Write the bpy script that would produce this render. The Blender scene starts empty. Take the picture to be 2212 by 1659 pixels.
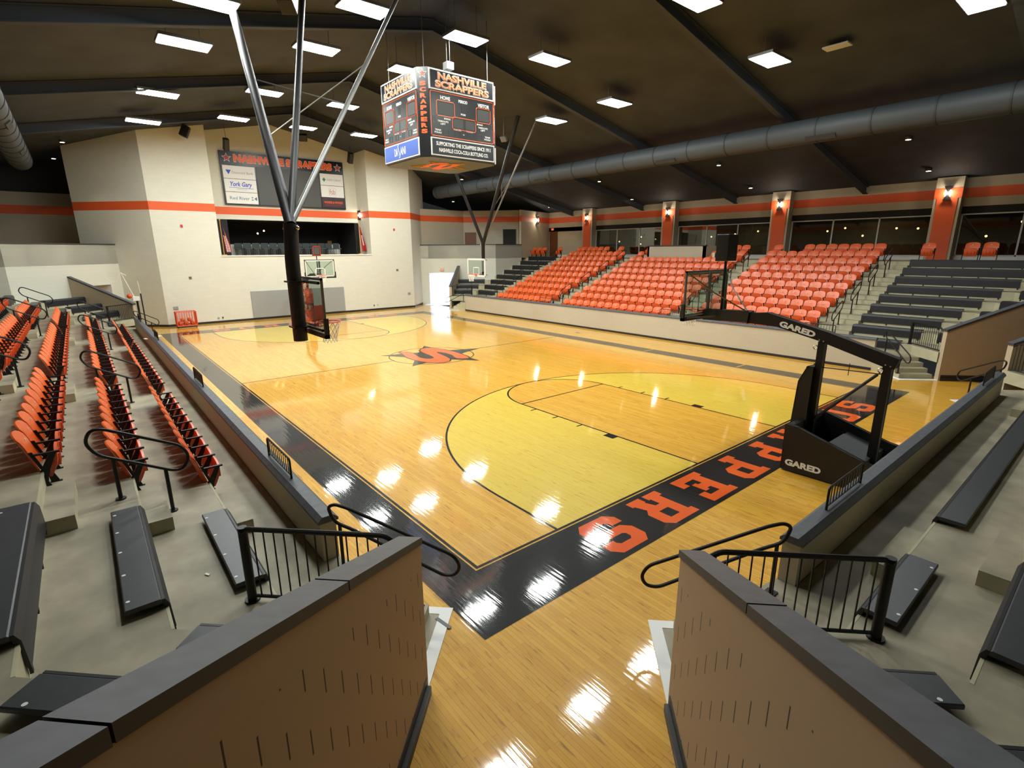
import bpy, math, random
from mathutils import Vector, Matrix
from mathutils.geometry import tessellate_polygon
random.seed(7)
PI = math.pi
SC = bpy.context.scene
COL = SC.collection

# ------------------------------------------------------------------ camera, world, exposure
CAM = Vector((-5.418, 3.779, 4.443))
YAW, PITCH, ROLL, FPX = -0.6876, 0.2539, -0.0059, 1113.0
_f = Vector((math.cos(PITCH)*math.cos(YAW), math.cos(PITCH)*math.sin(YAW), -math.sin(PITCH)))
_r = _f.cross(Vector((0, 0, 1))).normalized(); _u = _r.cross(_f)
_c, _s = math.cos(ROLL), math.sin(ROLL)
RT = _r*_c + _u*_s; UP = _u*_c - _r*_s; FW = _f
cd = bpy.data.cameras.new('camera'); cam = bpy.data.objects.new('camera', cd); COL.objects.link(cam)
cd.sensor_width = 36.0; cd.sensor_fit = 'HORIZONTAL'; cd.lens = FPX/2212*36.0
cd.clip_start = 0.05; cd.clip_end = 300
m = Matrix((RT, UP, -FW)).transposed().to_4x4(); m.translation = CAM
cam.matrix_world = m; SC.camera = cam

def in_view(p, mx=120, my=120):
    d = Vector(p) - CAM; z = d.dot(FW)
    if z < .3: return False
    x = 1106 + FPX*d.dot(RT)/z; y = 829.5 - FPX*d.dot(UP)/z
    return -mx < x < 2212+mx and -my < y < 1659+my

w = bpy.data.worlds.new('world'); SC.world = w; w.use_nodes = True
w.node_tree.nodes['Background'].inputs[0].default_value = (.9, .95, 1, 1)
w.node_tree.nodes['Background'].inputs[1].default_value = 0.02
vs = SC.view_settings; vs.view_transform = 'Standard'; vs.look = 'None'; vs.gamma = 1; vs.use_curve_mapping = False
vs.exposure = 0.0
LAMP_W = 215.0            # watts of one high bay lamp

# ------------------------------------------------------------------ materials
def lin(c):
    return tuple(((v/255)/12.92 if v/255 <= .04045 else ((v/255+.055)/1.055)**2.4) for v in c)
def mat(name, rgb, rough=.6, metal=0, spec=.5, noise=0, nscale=8, coat=0, bump=0, bscale=60):
    mt = bpy.data.materials.new(name); mt.use_nodes = True
    n = mt.node_tree.nodes; l = mt.node_tree.links; b = n['Principled BSDF']
    c = lin(rgb); b.inputs['Base Color'].default_value = (*c, 1)
    b.inputs['Roughness'].default_value = rough; b.inputs['Metallic'].default_value = metal
    b.inputs['Specular IOR Level'].default_value = spec; b.inputs['Coat Weight'].default_value = coat
    if noise or bump:
        tc = n.new('ShaderNodeTexCoord')
    if noise:
        nz = n.new('ShaderNodeTexNoise'); nz.inputs['Scale'].default_value = nscale; nz.inputs['Detail'].default_value = 6
        l.new(tc.outputs['Object'], nz.inputs['Vector'])
        rp = n.new('ShaderNodeValToRGB'); rp.color_ramp.elements[0].position = .3; rp.color_ramp.elements[1].position = .7
        rp.color_ramp.elements[0].color = (*[v*(1-noise) for v in c], 1); rp.color_ramp.elements[1].color = (*[min(1, v*(1+noise)) for v in c], 1)
        l.new(nz.outputs['Fac'], rp.inputs['Fac']); l.new(rp.outputs['Color'], b.inputs['Base Color'])
    if bump:
        n2 = n.new('ShaderNodeTexNoise'); n2.inputs['Scale'].default_value = bscale; n2.inputs['Detail'].default_value = 4
        l.new(tc.outputs['Object'], n2.inputs['Vector'])
        bp = n.new('ShaderNodeBump'); bp.inputs['Strength'].default_value = bump; bp.inputs['Distance'].default_value = .01
        l.new(n2.outputs['Fac'], bp.inputs['Height']); l.new(bp.outputs['Normal'], b.inputs['Normal'])
    return mt
def emis(name, rgb, strength):
    mt = bpy.data.materials.new(name); mt.use_nodes = True
    b = mt.node_tree.nodes['Principled BSDF']; c = lin(rgb)
    b.inputs['Base Color'].default_value = (*c, 1); b.inputs['Emission Color'].default_value = (*c, 1)
    b.inputs['Emission Strength'].default_value = strength
    return mt

def wood(name, c1, c2, dark):
    """maple strip flooring: boards 57 mm wide running along x, varnished"""
    mt = bpy.data.materials.new(name); mt.use_nodes = True
    n = mt.node_tree.nodes; l = mt.node_tree.links; b = n['Principled BSDF']
    tc = n.new('ShaderNodeTexCoord')
    br = n.new('ShaderNodeTexBrick'); br.inputs['Scale'].default_value = 1
    br.inputs['Brick Width'].default_value = 1.15; br.inputs['Row Height'].default_value = .057
    br.inputs['Mortar Size'].default_value = .0012; br.inputs['Mortar Smooth'].default_value = .3
    br.inputs['Color1'].default_value = (*lin(c1), 1); br.inputs['Color2'].default_value = (*lin(c2), 1)
    br.inputs['Mortar'].default_value = (*lin(dark), 1); br.offset = .37; br.offset_frequency = 2
    l.new(tc.outputs['Object'], br.inputs['Vector'])
    mp = n.new('ShaderNodeMapping'); mp.inputs['Scale'].default_value = (2.6, 24, 1)
    l.new(tc.outputs['Object'], mp.inputs['Vector'])
    nz = n.new('ShaderNodeTexNoise'); nz.inputs['Scale'].default_value = 1.0; nz.inputs['Detail'].default_value = 7; nz.inputs['Roughness'].default_value = .62
    l.new(mp.outputs['Vector'], nz.inputs['Vector'])
    rp = n.new('ShaderNodeValToRGB'); rp.color_ramp.elements[0].position = .33; rp.color_ramp.elements[1].position = .43
    rp.color_ramp.elements[0].color = (*lin(dark), 1); rp.color_ramp.elements[1].color = (1, 1, 1, 1)
    l.new(nz.outputs['Fac'], rp.inputs['Fac'])
    mx = n.new('ShaderNodeMix'); mx.data_type = 'RGBA'; mx.blend_type = 'MULTIPLY'; mx.inputs[0].default_value = .55
    l.new(br.outputs['Color'], mx.inputs[6]); l.new(rp.outputs['Color'], mx.inputs[7])
    l.new(mx.outputs[2], b.inputs['Base Color'])
    b.inputs['Roughness'].default_value = .45; b.inputs['Specular IOR Level'].default_value = .2; b.inputs['Coat Weight'].default_value = 1.0
    b.inputs['Coat Roughness'].default_value = .055; b.inputs['Coat IOR'].default_value = 1.55
    floor_bump(n, l, b, tc, mp)
    return mt
def floor_bump(n, l, b, tc, mp):
    n2 = n.new('ShaderNodeTexNoise'); n2.inputs['Scale'].default_value = 1.0; n2.inputs['Detail'].default_value = 2
    mp2 = n.new('ShaderNodeMapping'); mp2.inputs['Scale'].default_value = (1.2, 17.5, 1)
    l.new(tc.outputs['Object'], mp2.inputs['Vector']); l.new(mp2.outputs['Vector'], n2.inputs['Vector'])
    bp = n.new('ShaderNodeBump'); bp.inputs['Strength'].default_value = .10; bp.inputs['Distance'].default_value = .012
    l.new(n2.outputs['Fac'], bp.inputs['Height']); l.new(bp.outputs['Normal'], b.inputs['Coat Normal'])
def floor_paint(name, rgb):
    mt = bpy.data.materials.new(name); mt.use_nodes = True
    n = mt.node_tree.nodes; l = mt.node_tree.links; b = n['Principled BSDF']
    tc = n.new('ShaderNodeTexCoord'); b.inputs['Base Color'].default_value = (*lin(rgb), 1)
    b.inputs['Roughness'].default_value = .5; b.inputs['Specular IOR Level'].default_value = .1; b.inputs['Coat Weight'].default_value = 1.0
    b.inputs['Coat Roughness'].default_value = .055; b.inputs['Coat IOR'].default_value = 1.55
    floor_bump(n, l, b, tc, None)
    return mt
def block_wall(name, rgb, rough=.75, jw=.41, jh=.205, joint=.90):
    """painted concrete block: faint joints"""
    mt = mat(name, rgb, rough)
    n = mt.node_tree.nodes; l = mt.node_tree.links; b = n['Principled BSDF']
    tc = n.new('ShaderNodeTexCoord'); sp = n.new('ShaderNodeSeparateXYZ'); l.new(tc.outputs['Object'], sp.inputs[0])
    ad = n.new('ShaderNodeMath'); ad.operation = 'ADD'; l.new(sp.outputs['X'], ad.inputs[0]); l.new(sp.outputs['Y'], ad.inputs[1])
    cb = n.new('ShaderNodeCombineXYZ'); l.new(ad.outputs[0], cb.inputs['X']); l.new(sp.outputs['Z'], cb.inputs['Y'])
    br = n.new('ShaderNodeTexBrick'); br.inputs['Scale'].default_value = 1
    br.inputs['Brick Width'].default_value = jw; br.inputs['Row Height'].default_value = jh
    br.inputs['Mortar Size'].default_value = .006; br.inputs['Mortar Smooth'].default_value = .6
    c = lin(rgb)
    br.inputs['Color1'].default_value = (*c, 1); br.inputs['Color2'].default_value = (*[v*.97 for v in c], 1)
    br.inputs['Mortar'].default_value = (*[v*joint for v in c], 1)
    l.new(cb.outputs[0], br.inputs['Vector']); l.new(br.outputs['Color'], b.inputs['Base Color'])
    return mt
def slot_wall(name, rgb):
    """acoustic block with narrow vertical slots, staggered course by course (UV = run, height)"""
    mt = mat(name, rgb, .7); n = mt.node_tree.nodes; l = mt.node_tree.links; b = n['Principled BSDF']
    uv = n.new('ShaderNodeUVMap'); sp = n.new('ShaderNodeSeparateXYZ'); l.new(uv.outputs[0], sp.inputs[0])
    def M(op, a, bb=None, c=None):
        x = n.new('ShaderNodeMath'); x.operation = op
        for i, v in enumerate((a, bb, c)):
            if v is None: continue
            if isinstance(v, (int, float)): x.inputs[i].default_value = v
            else: l.new(v, x.inputs[i])
        return x.outputs[0]
    s, z = sp.outputs['X'], sp.outputs['Y']
    q = M('DIVIDE', M('ADD', s, -.6575), .205); nn = M('FLOOR', q); fs = M('FRACT', q)
    zz = M('SUBTRACT', M('ADD', z, -1.54), M('MULTIPLY', nn, .2125))
    fz = M('FRACT', M('DIVIDE', zz, .425))
    a = M('LESS_THAN', M('ABSOLUTE', M('ADD', fs, -.5)), .032)
    bq = M('LESS_THAN', fz, .40)
    # blank course under the coping
    top = M('LESS_THAN', M('SUBTRACT', z, M('MULTIPLY', s, .409)), 1.42)
    m1 = M('MULTIPLY', M('MULTIPLY', a, bq), top)
    # joints
    j1 = M('LESS_THAN', M('FRACT', M('DIVIDE', z, .205)), .02)
    mx = n.new('ShaderNodeMix'); mx.data_type = 'RGBA'; c = lin(rgb)
    mx.inputs[6].default_value = (*c, 1); mx.inputs[7].default_value = (*[v*.93 for v in c], 1); l.new(j1, mx.inputs[0])
    m2 = n.new('ShaderNodeMix'); m2.data_type = 'RGBA'; l.new(m1, m2.inputs[0]); l.new(mx.outputs[2], m2.inputs[6])
    m2.inputs[7].default_value = (.035, .025, .02, 1); l.new(m2.outputs[2], b.inputs['Base Color'])
    return mt
def glass(name, tint=(230, 240, 235), refl=.12, rough=.02):
    mt = bpy.data.materials.new(name); mt.use_nodes = True
    n = mt.node_tree.nodes; l = mt.node_tree.links; n.remove(n['Principled BSDF']); out = n['Material Output']
    t = n.new('ShaderNodeBsdfTransparent'); t.inputs[0].default_value = (*lin(tint), 1)
    g = n.new('ShaderNodeBsdfGlossy'); g.inputs['Roughness'].default_value = rough
    lw = n.new('ShaderNodeLayerWeight'); lw.inputs['Blend'].default_value = .25
    pw = n.new('ShaderNodeMath'); pw.operation = 'MULTIPLY'; pw.inputs[1].default_value = .55; l.new(lw.outputs['Facing'], pw.inputs[0])
    a = n.new('ShaderNodeMath'); a.operation = 'ADD'; a.use_clamp = True; a.inputs[1].default_value = refl
    l.new(pw.outputs[0], a.inputs[0])
    mx = n.new('ShaderNodeMixShader'); l.new(a.outputs[0], mx.inputs[0]); l.new(t.outputs[0], mx.inputs[1]); l.new(g.outputs[0], mx.inputs[2])
    l.new(mx.outputs[0], out.inputs[0])
    return mt

M_ = dict(
    wood=wood('maple floor', (224, 172, 60), (210, 154, 44), (126, 76, 22)),
    lightwood=wood('pale stained maple', (220, 190, 70), (214, 182, 62), (180, 140, 44)),
    blackp=floor_paint('black floor paint', (13, 13, 14)),
    orangep=floor_paint('orange floor paint', (226, 92, 28)),
    wall=block_wall('cream block wall', (212, 211, 196)),
    wall2=block_wall('tan block wall', (184, 174, 152)),
    tunnel=slot_wall('slotted tan block', (172, 148, 118)),
    wallplain=mat('tan block end', (180, 164, 138), .75),
    tunnelplain=block_wall('plain tan block', (172, 150, 122)),
    stripe=mat('orange wall stripe', (222, 92, 42), .6),
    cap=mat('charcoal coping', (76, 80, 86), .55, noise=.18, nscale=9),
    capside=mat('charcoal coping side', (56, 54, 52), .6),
    conc=mat('tread concrete', (150, 142, 120), .62, noise=.28, nscale=1.9, bump=.05, bscale=30),
    riser=mat('pale riser concrete', (178, 172, 142), .7, noise=.1, nscale=3),
    ceil=mat('dark ceiling', (52, 57, 63), .8, noise=.25, nscale=.8),
    steel=mat('dark roof steel', (46, 48, 50), .6), beam=mat('dark beam paint', (54, 59, 65), .8),
    duct=mat('dark duct', (56, 62, 66), .6),
    trim=mat('black rubber base', (30, 28, 30), .5),
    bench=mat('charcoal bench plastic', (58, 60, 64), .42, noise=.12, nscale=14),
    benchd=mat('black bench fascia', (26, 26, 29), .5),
    white=mat('white paint', (226, 226, 222), .5),
    offwhite=mat('grey white paint', (196, 194, 184), .6),
    black=mat('black powder coat', (18, 17, 18), .48, spec=.35),
    blackmat=mat('black vinyl', (22, 21, 21), .5),
    orange=mat('orange seat plastic', (226, 98, 40), .32, spec=.6),
    orange_shaded=mat('shaded orange seat pan plastic', (214, 84, 34), .36, spec=.6),  # darker than the backs: shade on the folded pans put into the colour
    grey=mat('grey metal', (112, 112, 108), .4, metal=.5),
    greypad=mat('grey wall pad', (148, 150, 146), .5),
    chrome=mat('chrome', (190, 190, 195), .18, metal=1),
    glass=glass('clear glass', refl=.03), winglass=glass('window glass', (176, 180, 170), .07),
    rimred=mat('red rim', (214, 50, 28), .4), rimorange=mat('orange rim', (235, 84, 30), .4),
    net=mat('white net cord', (228, 226, 218), .8),
    tintpad=mat('reflection tinted vinyl', (150, 52, 34), .5),  # orange seats reflected in the glass board, put into the pad colour
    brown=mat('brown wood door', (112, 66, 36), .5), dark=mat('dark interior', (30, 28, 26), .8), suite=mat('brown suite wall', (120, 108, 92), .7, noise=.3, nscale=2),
    alu=mat('white aluminium frame', (205, 205, 198), .45),
    navy=mat('black sign face', (18, 20, 28), .3), blue=mat('blue sign face', (24, 78, 176), .3),
    signo=mat('orange sign ink', (240, 98, 40), .5), signp=mat('pale orange sign ink', (255, 196, 140), .5),
    signw=mat('white sign ink', (240, 240, 236), .5), screen=mat('grey screen', (72, 73, 70), .45),
    boardbk=mat('scoreboard black', (24, 26, 26), .3), digit=mat('digit window', (58, 58, 54), .4),
    blueink=mat('blue ink', (30, 70, 190), .5), teal=mat('teal ink', (40, 110, 130), .5),
    greyink=mat('grey ink', (150, 150, 150), .5), green=mat('green ink', (20, 140, 90), .5), redink=mat('red ink', (190, 40, 36), .5),
    gold=mat('gold ink', (214, 160, 60), .5), maroon=mat('dark maroon sign', (50, 32, 40), .5),
    flagblue=mat('flag blue', (32, 44, 90), .8), flagred=mat('flag red', (180, 32, 34), .8), flagw=mat('flag white', (225, 222, 215), .8),
    greenseat=mat('dark green seat', (40, 50, 48), .5), cartm=mat('orange cart tube', (214, 84, 48), .45),
    tape=mat('grey tape', (70, 74, 82), .5), tag=mat('yellow white tag', (226, 220, 150), .5),
    exitred=emis('red exit letters', (255, 70, 50), 1.6),
    hall=mat('white corridor wall', (232, 232, 236), .6),
    ball=mat('basketball orange', (206, 92, 40), .6),
)

# ------------------------------------------------------------------ mesh builder
WO = {}   # world origin of each root so that children can be written in world coordinates
class MB:
    def __init__(s): s.v = []; s.f = []; s.m = []; s.uv = {}
    def face(s, pts, m=0, uv=None):
        i = len(s.v); s.v += [tuple(p) for p in pts]; s.f.append(tuple(range(i, i+len(pts)))); s.m.append(m)
        if uv: s.uv[len(s.f)-1] = uv
    def mesh(s, vs, fs, m=0):
        i = len(s.v); s.v += [tuple(p) for p in vs]
        for f in fs: s.f.append(tuple(i+k for k in f)); s.m.append(m)
    def box(s, x0, x1, y0, y1, z0, z1, m=0):
        s.mesh([(x0,y0,z0),(x1,y0,z0),(x1,y1,z0),(x0,y1,z0),(x0,y0,z1),(x1,y0,z1),(x1,y1,z1),(x0,y1,z1)],
               [(0,3,2,1),(4,5,6,7),(0,1,5,4),(1,2,6,5),(2,3,7,6),(3,0,4,7)], m)
    def obox(s, c, ax, ay, az, hx, hy, hz, m=0):
        c = Vector(c); ax = Vector(ax).normalized()*hx; ay = Vector(ay).normalized()*hy; az = Vector(az).normalized()*hz
        P = [c+i*ax+j*ay+k*az for k in (-1,1) for i,j in ((-1,-1),(1,-1),(1,1),(-1,1))]
        s.mesh(P, [(0,3,2,1),(4,5,6,7),(0,1,5,4),(1,2,6,5),(2,3,7,6),(3,0,4,7)], m)
    def prism(s, poly, z0, z1, m=0, mt=None):
        """poly: xy points; z0/z1 numbers or lists"""
        n = len(poly); a = z0 if isinstance(z0, (list, tuple)) else [z0]*n; b = z1 if isinstance(z1, (list, tuple)) else [z1]*n
        vs = [(p[0],p[1],a[i]) for i,p in enumerate(poly)] + [(p[0],p[1],b[i]) for i,p in enumerate(poly)]
        s.mesh(vs, [tuple(range(n-1,-1,-1))], m); 
        i = len(s.v)-2*n
        s.f.append(tuple(i+n+k for k in range(n))); s.m.append(m if mt is None else mt)
        for k in range(n):
            s.f.append((i+k, i+(k+1)%n, i+n+(k+1)%n, i+n+k)); s.m.append(m)
    def profile(s, poly, o, ax, ay, an, t0, t1, m=0):
        """extrude a 2D profile given in (ax, ay) along an"""
        o = Vector(o); ax = Vector(ax); ay = Vector(ay); an = Vector(an); n = len(poly)
        vs = [o+ax*p[0]+ay*p[1]+an*t0 for p in poly]+[o+ax*p[0]+ay*p[1]+an*t1 for p in poly]
        tri = tessellate_polygon([[Vector((p[0],p[1],0)) for p in poly]])
        s.mesh(vs, [tuple(t) for t in tri]+[tuple(n+k for k in reversed(t)) for t in tri]+[(k,(k+1)%n,n+(k+1)%n,n+k) for k in range(n)], m)
    def tube(s, pts, r, n=8, closed=False, m=0, cap=True):
        pts = [Vector(p) for p in pts]; N = len(pts); rings = []
        prev = None
        for i, p in enumerate(pts):
            if closed: t = (pts[(i+1)%N]-pts[i-1]).normalized()
            elif i == 0: t = (pts[1]-p).normalized()
            elif i == N-1: t = (p-pts[i-1]).normalized()
            else: t = ((pts[i+1]-p).normalized()+(p-pts[i-1]).normalized()).normalized()
            if prev is None:
                a = Vector((0,0,1)) if abs(t.z) < .9 else Vector((1,0,0)); u = t.cross(a).normalized()
            else:
                u = (prev - t*prev.dot(t)).normalized()
            prev = u; w_ = t.cross(u); rr = r[i] if isinstance(r, (list, tuple)) else r
            rings.append([p+(u*math.cos(2*PI*k/n)+w_*math.sin(2*PI*k/n))*rr for k in range(n)])
        i0 = len(s.v)
        for R_ in rings: s.v += [tuple(q) for q in R_]
        for i in range(N if closed else N-1):
            a = i0+i*n; b = i0+((i+1)%N)*n
            for k in range(n): s.f.append((a+k, a+(k+1)%n, b+(k+1)%n, b+k)); s.m.append(m)
        if cap and not closed:
            s.f.append(tuple(i0+k for k in reversed(range(n)))); s.m.append(m)
            s.f.append(tuple(i0+(N-1)*n+k for k in range(n))); s.m.append(m)
    def disc(s, c, r, axis=(0,0,1), h=.02, n=16, m=0):
        a = Vector(axis).normalized(); s.tube([Vector(c)-a*h/2, Vector(c)+a*h/2], r, n, m=m)
    def ball(s, c, r, m=0, n=12):
        c = Vector(c); vs = [c+Vector((0,0,r))]; h = n//2
        for i in range(1, h):
            t = PI*i/h
            for k in range(n): vs.append(c+Vector((math.sin(t)*math.cos(2*PI*k/n), math.sin(t)*math.sin(2*PI*k/n), math.cos(t)))*r)
        vs.append(c-Vector((0,0,r))); fs = [(0,1+k,1+(k+1)%n) for k in range(n)]
        for i in range(h-2):
            for k in range(n): fs.append((1+i*n+k,1+(i+1)*n+k,1+(i+1)*n+(k+1)%n,1+i*n+(k+1)%n))
        e = len(vs)-1; b = 1+(h-2)*n; fs += [(e,b+(k+1)%n,b+k) for k in range(n)]
        s.mesh(vs, fs, m)
    def build(s, name, mats, parent=None, T=None, smooth=False, bevel=0, kind=None):
        vs = s.v; fs = s.f
        if T is not None:
            fn, mir = T; vs = [(*fn(p[0], p[1]), p[2]) for p in vs]
            if mir: fs = [tuple(reversed(f)) for f in fs]
        o0 = Vector((0,0,0)) if parent is None else WO.get(parent.name, Vector((0,0,0)))
        me = bpy.data.meshes.new(name)
        me.from_pydata([(v[0]-o0.x, v[1]-o0.y, v[2]-o0.z) for v in vs], [], fs)
        if not isinstance(mats, (list, tuple)): mats = [mats]
        for q in mats: me.materials.append(M_[q] if isinstance(q, str) else q)
        for p, k in zip(me.polygons, s.m): p.material_index = min(k, len(mats)-1); p.use_smooth = smooth
        if s.uv:
            ul = me.uv_layers.new(name='UVMap')
            for fi, uvs in s.uv.items():
                p = me.polygons[fi]
                q = list(reversed(uvs)) if (T is not None and T[1]) else uvs
                for li, c in zip(p.loop_indices, q): ul.data[li].uv = c
        me.update()
        o = bpy.data.objects.new(name, me); COL.objects.link(o)
        if parent is not None: o.parent = parent
        WO[o.name] = o0.copy()
        if bevel:
            bm = o.modifiers.new('bevel', 'BEVEL'); bm.width = bevel; bm.segments = 2; bm.limit_method = 'ANGLE'
        if smooth:
            try:
                me.set_sharp_from_angle(angle=math.radians(40))
            except Exception: pass
        if kind: o['kind'] = kind
        return o
def tag(o, label=None, cat=None, group=None, kind=None):
    if label: o['label'] = label
    if cat: o['category'] = cat
    if group: o['group'] = group
    if kind: o['kind'] = kind
    return o
def thing(name, label, cat, loc=(0,0,0), group=None, rz=0, kind=None):
    o = bpy.data.objects.new(name, None); COL.objects.link(o); o.location = loc; o.rotation_euler = (0,0,rz)
    o.empty_display_size = .2
    WO[o.name] = Vector(loc) if rz == 0 else Vector((0,0,0))
    return tag(o, label, cat, group, kind)
def struct(mb, name, mats, T=None, smooth=False, label=None, parent=None):
    o = mb.build(name, mats, parent, T, smooth)
    if parent is None: o['kind'] = 'structure'
    if label: o['label'] = label
    return o
def copy_tree(o, parent=None):
    c = o.copy(); COL.objects.link(c); c.parent = parent
    WO[c.name] = WO.get(o.name, Vector((0,0,0)))
    for ch in KIDS.get(o.name, []): copy_tree(ch, c)
    return c
KIDS = {}
def index_children():
    KIDS.clear()
    for o in bpy.data.objects:
        if o.parent: KIDS.setdefault(o.parent.name, []).append(o)

# ------------------------------------------------------------------ lettering
_tc = {}
def text_geo(s, bold=0.0, space=1.0):
    key = (s, bold, space)
    if key in _tc: return _tc[key]
    c = bpy.data.curves.new('lettering_curve', 'FONT'); c.body = s; c.size = 1; c.offset = bold; c.space_character = space
    c.resolution_u = 3
    o = bpy.data.objects.new('lettering_tmp', c); COL.objects.link(o)
    dg = bpy.context.evaluated_depsgraph_get(); me = bpy.data.meshes.new_from_object(o.evaluated_get(dg))
    vs = [(v.co.x, v.co.y) for v in me.vertices]; fs = [tuple(p.vertices) for p in me.polygons]
    bpy.data.objects.remove(o); bpy.data.curves.remove(c); bpy.data.meshes.remove(me)
    _tc[key] = (vs, fs); return _tc[key]
def text(s, mat_, parent, o, right, up, width=None, height=None, bold=.02, depth=.004, name='lettering', space=1.0, pad=0, skew=0, align='c', bb=None):
    """lettering fitted in width x height, centred at o, on the plane right/up; pad keeps outline layers aligned"""
    vs, fs = text_geo(s, bold, space)
    if not vs: return None
    bvs = text_geo(s, bb, space)[0] if bb is not None else vs
    x0 = min(v[0] for v in bvs); x1 = max(v[0] for v in bvs); y0 = min(v[1] for v in bvs); y1 = max(v[1] for v in bvs)
    sx = width/(x1-x0) if width else None; sy = height/(y1-y0) if height else None
    sx = sx or sy; sy = sy or sx
    R_ = Vector(right).normalized(); U_ = Vector(up).normalized(); N_ = R_.cross(U_)
    o = Vector(o); mb = MB(); n = len(vs); cx, cy = (x0+x1)/2, (y0+y1)/2
    def P(v, t):
        a = (v[0]-cx)*sx; b = (v[1]-cy)*sy
        return o+R_*(a+skew*b)+U_*b+N_*t
    P1 = [P(v, depth+pad) for v in vs]
    mb.mesh(P1, fs)
    # rim so that the letters have thickness
    cnt = {}
    for f in fs:
        for i in range(len(f)):
            e = (f[i], f[(i+1) % len(f)]); k = (min(e), max(e)); cnt.setdefault(k, []).append(e)
    P0 = [P(v, 0) for v in vs]; b0 = len(mb.v); mb.v += [tuple(p) for p in P0]
    for k, es in cnt.items():
        if len(es) == 1:
            a, b = es[0]; mb.f.append((b, a, b0+a, b0+b)); mb.m.append(0)
    return mb.build(name, mat_, parent)
# ------------------------------------------------------------------ dimensions
L_, W_ = 28.0, 15.24
RZ, RD = .3556, .915            # row rise and depth
def yk(k): return 2.73+RD*(k-1)
def vx(k): return -.3-.379*(k-1)
def zk(k): return .61+RZ*k     # tread k (0 = walkway)
ident = (lambda x, y: (x, y), False)
T_NL = ident
T_NR = (lambda x, y: (x, -16.85-y), True)
T_FL = (lambda x, y: (28-x, y), True)
T_FR = (lambda x, y: (28-x, -16.85-y), False)
T_RN = (lambda x, y: (-1.5-y, -1.5-x), True)          # end stand, near half
T_RF = (lambda x, y: (-1.5-y, -15.35+x), False)       # end stand, far half

# ------------------------------------------------------------------ court floor
fl = MB()
FM = ['wood', 'lightwood', 'blackp', 'orangep', 'hall']
fl.face([(-14,-19.2,0),(34.2,-19.2,0),(34.2,10,0),(-14,10,0)], 0)
def fquad(x0, x1, y0, y1, z, m): fl.face([(x0,y0,z),(x1,y0,z),(x1,y1,z),(x0,y1,z)], m)
def fpoly(poly, z, m):
    tri = tessellate_polygon([[Vector((p[0],p[1],0)) for p in q] for q in poly]) 
    flat = [p for q in poly for p in q]
    for t in tri:
        a, b, c = (flat[i] for i in t)
        ar = (b[0]-a[0])*(c[1]-a[1])-(b[1]-a[1])*(c[0]-a[0])
        if abs(ar) < 1e-9: continue
        if ar < 0: b, c = c, b
        fl.face([(*a,z),(*b,z),(*c,z)], m)
def arc(cx, cy, r, a0, a1, n=48): return [(cx+r*math.cos(a0+(a1-a0)*i/n), cy+r*math.sin(a0+(a1-a0)*i/n)) for i in range(n+1)]
def ring(cx, cy, r, wd, a0, a1, z, m, n=64, fn=lambda p: p):
    A = arc(cx,cy,r+wd/2,a0,a1,n); B = arc(cx,cy,r-wd/2,a0,a1,n)
    for i in range(n):
        q = [fn(A[i]), fn(A[i+1]), fn(B[i+1]), fn(B[i])]
        ar = sum(q[j][0]*q[(j+1)%4][1]-q[(j+1)%4][0]*q[j][1] for j in range(4))
        if ar < 0: q.reverse()
        fl.face([(p[0],p[1],z) for p in q], m)
Z1, Z2, Z3, Z4 = .0012, .0024, .0036, .0048
CY = -7.62; LW = .05
for side in (0, 1):
    fn = (lambda p: p) if side == 0 else (lambda p: (28-p[0], -15.24-p[1]))
    ra = 6.02
    # pale zone inside the three point line, outside the lane
    out = [(0, CY-ra), (1.6, CY-ra)] + arc(1.6, CY, ra, -PI/2, PI/2)[1:-1] + [(1.6, CY+ra), (0, CY+ra)]
    lane = [(0, CY+1.83), (5.79, CY+1.83)] + arc(5.79, CY, 1.83, PI/2, -PI/2, 24)[1:-1] + [(5.79, CY-1.83), (0, CY-1.83)]
    # split in two halves so that the shapes stay simple
    for sg in (1, -1):
        h = [(0, CY+sg*1.83), (0, CY+sg*ra), (1.6, CY+sg*ra)] + arc(1.6, CY, ra, sg*PI/2, sg*.004, 40)[1:] + arc(5.79, CY, 1.83, sg*.01, sg*PI/2, 20) 
        fpoly([[fn(p) for p in h]], Z1, 1)
    ring(1.6, CY, ra, LW, -PI/2, PI/2, Z2, 2, 72, fn)
    ring(5.79, CY, 1.83, LW, -PI/2, PI/2, Z2, 2, 48, fn)
    def fq(x0, x1, y0, y1, z, m):
        a, b = fn((x0,y0)), fn((x1,y1)); fquad(min(a[0],b[0]), max(a[0],b[0]), min(a[1],b[1]), max(a[1],b[1]), z, m)
    for sg in (1, -1):
        fq(0, 1.6, CY+sg*ra-LW/2, CY+sg*ra+LW/2, Z2, 2)
        fq(0, 5.79, CY+sg*1.83-LW/2, CY+sg*1.83+LW/2, Z2, 2)
        b0, b1 = sorted((CY+sg*1.85, CY+sg*2.05))
        fq(2.13, 2.44, b0, b1, Z2, 2)
        for hx in (3.3, 4.2, 5.1): fq(hx, hx+.05, b0, b1, Z2, 2)
    fq(5.765, 5.815, CY-1.83, CY+1.83, Z2, 2)
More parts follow.
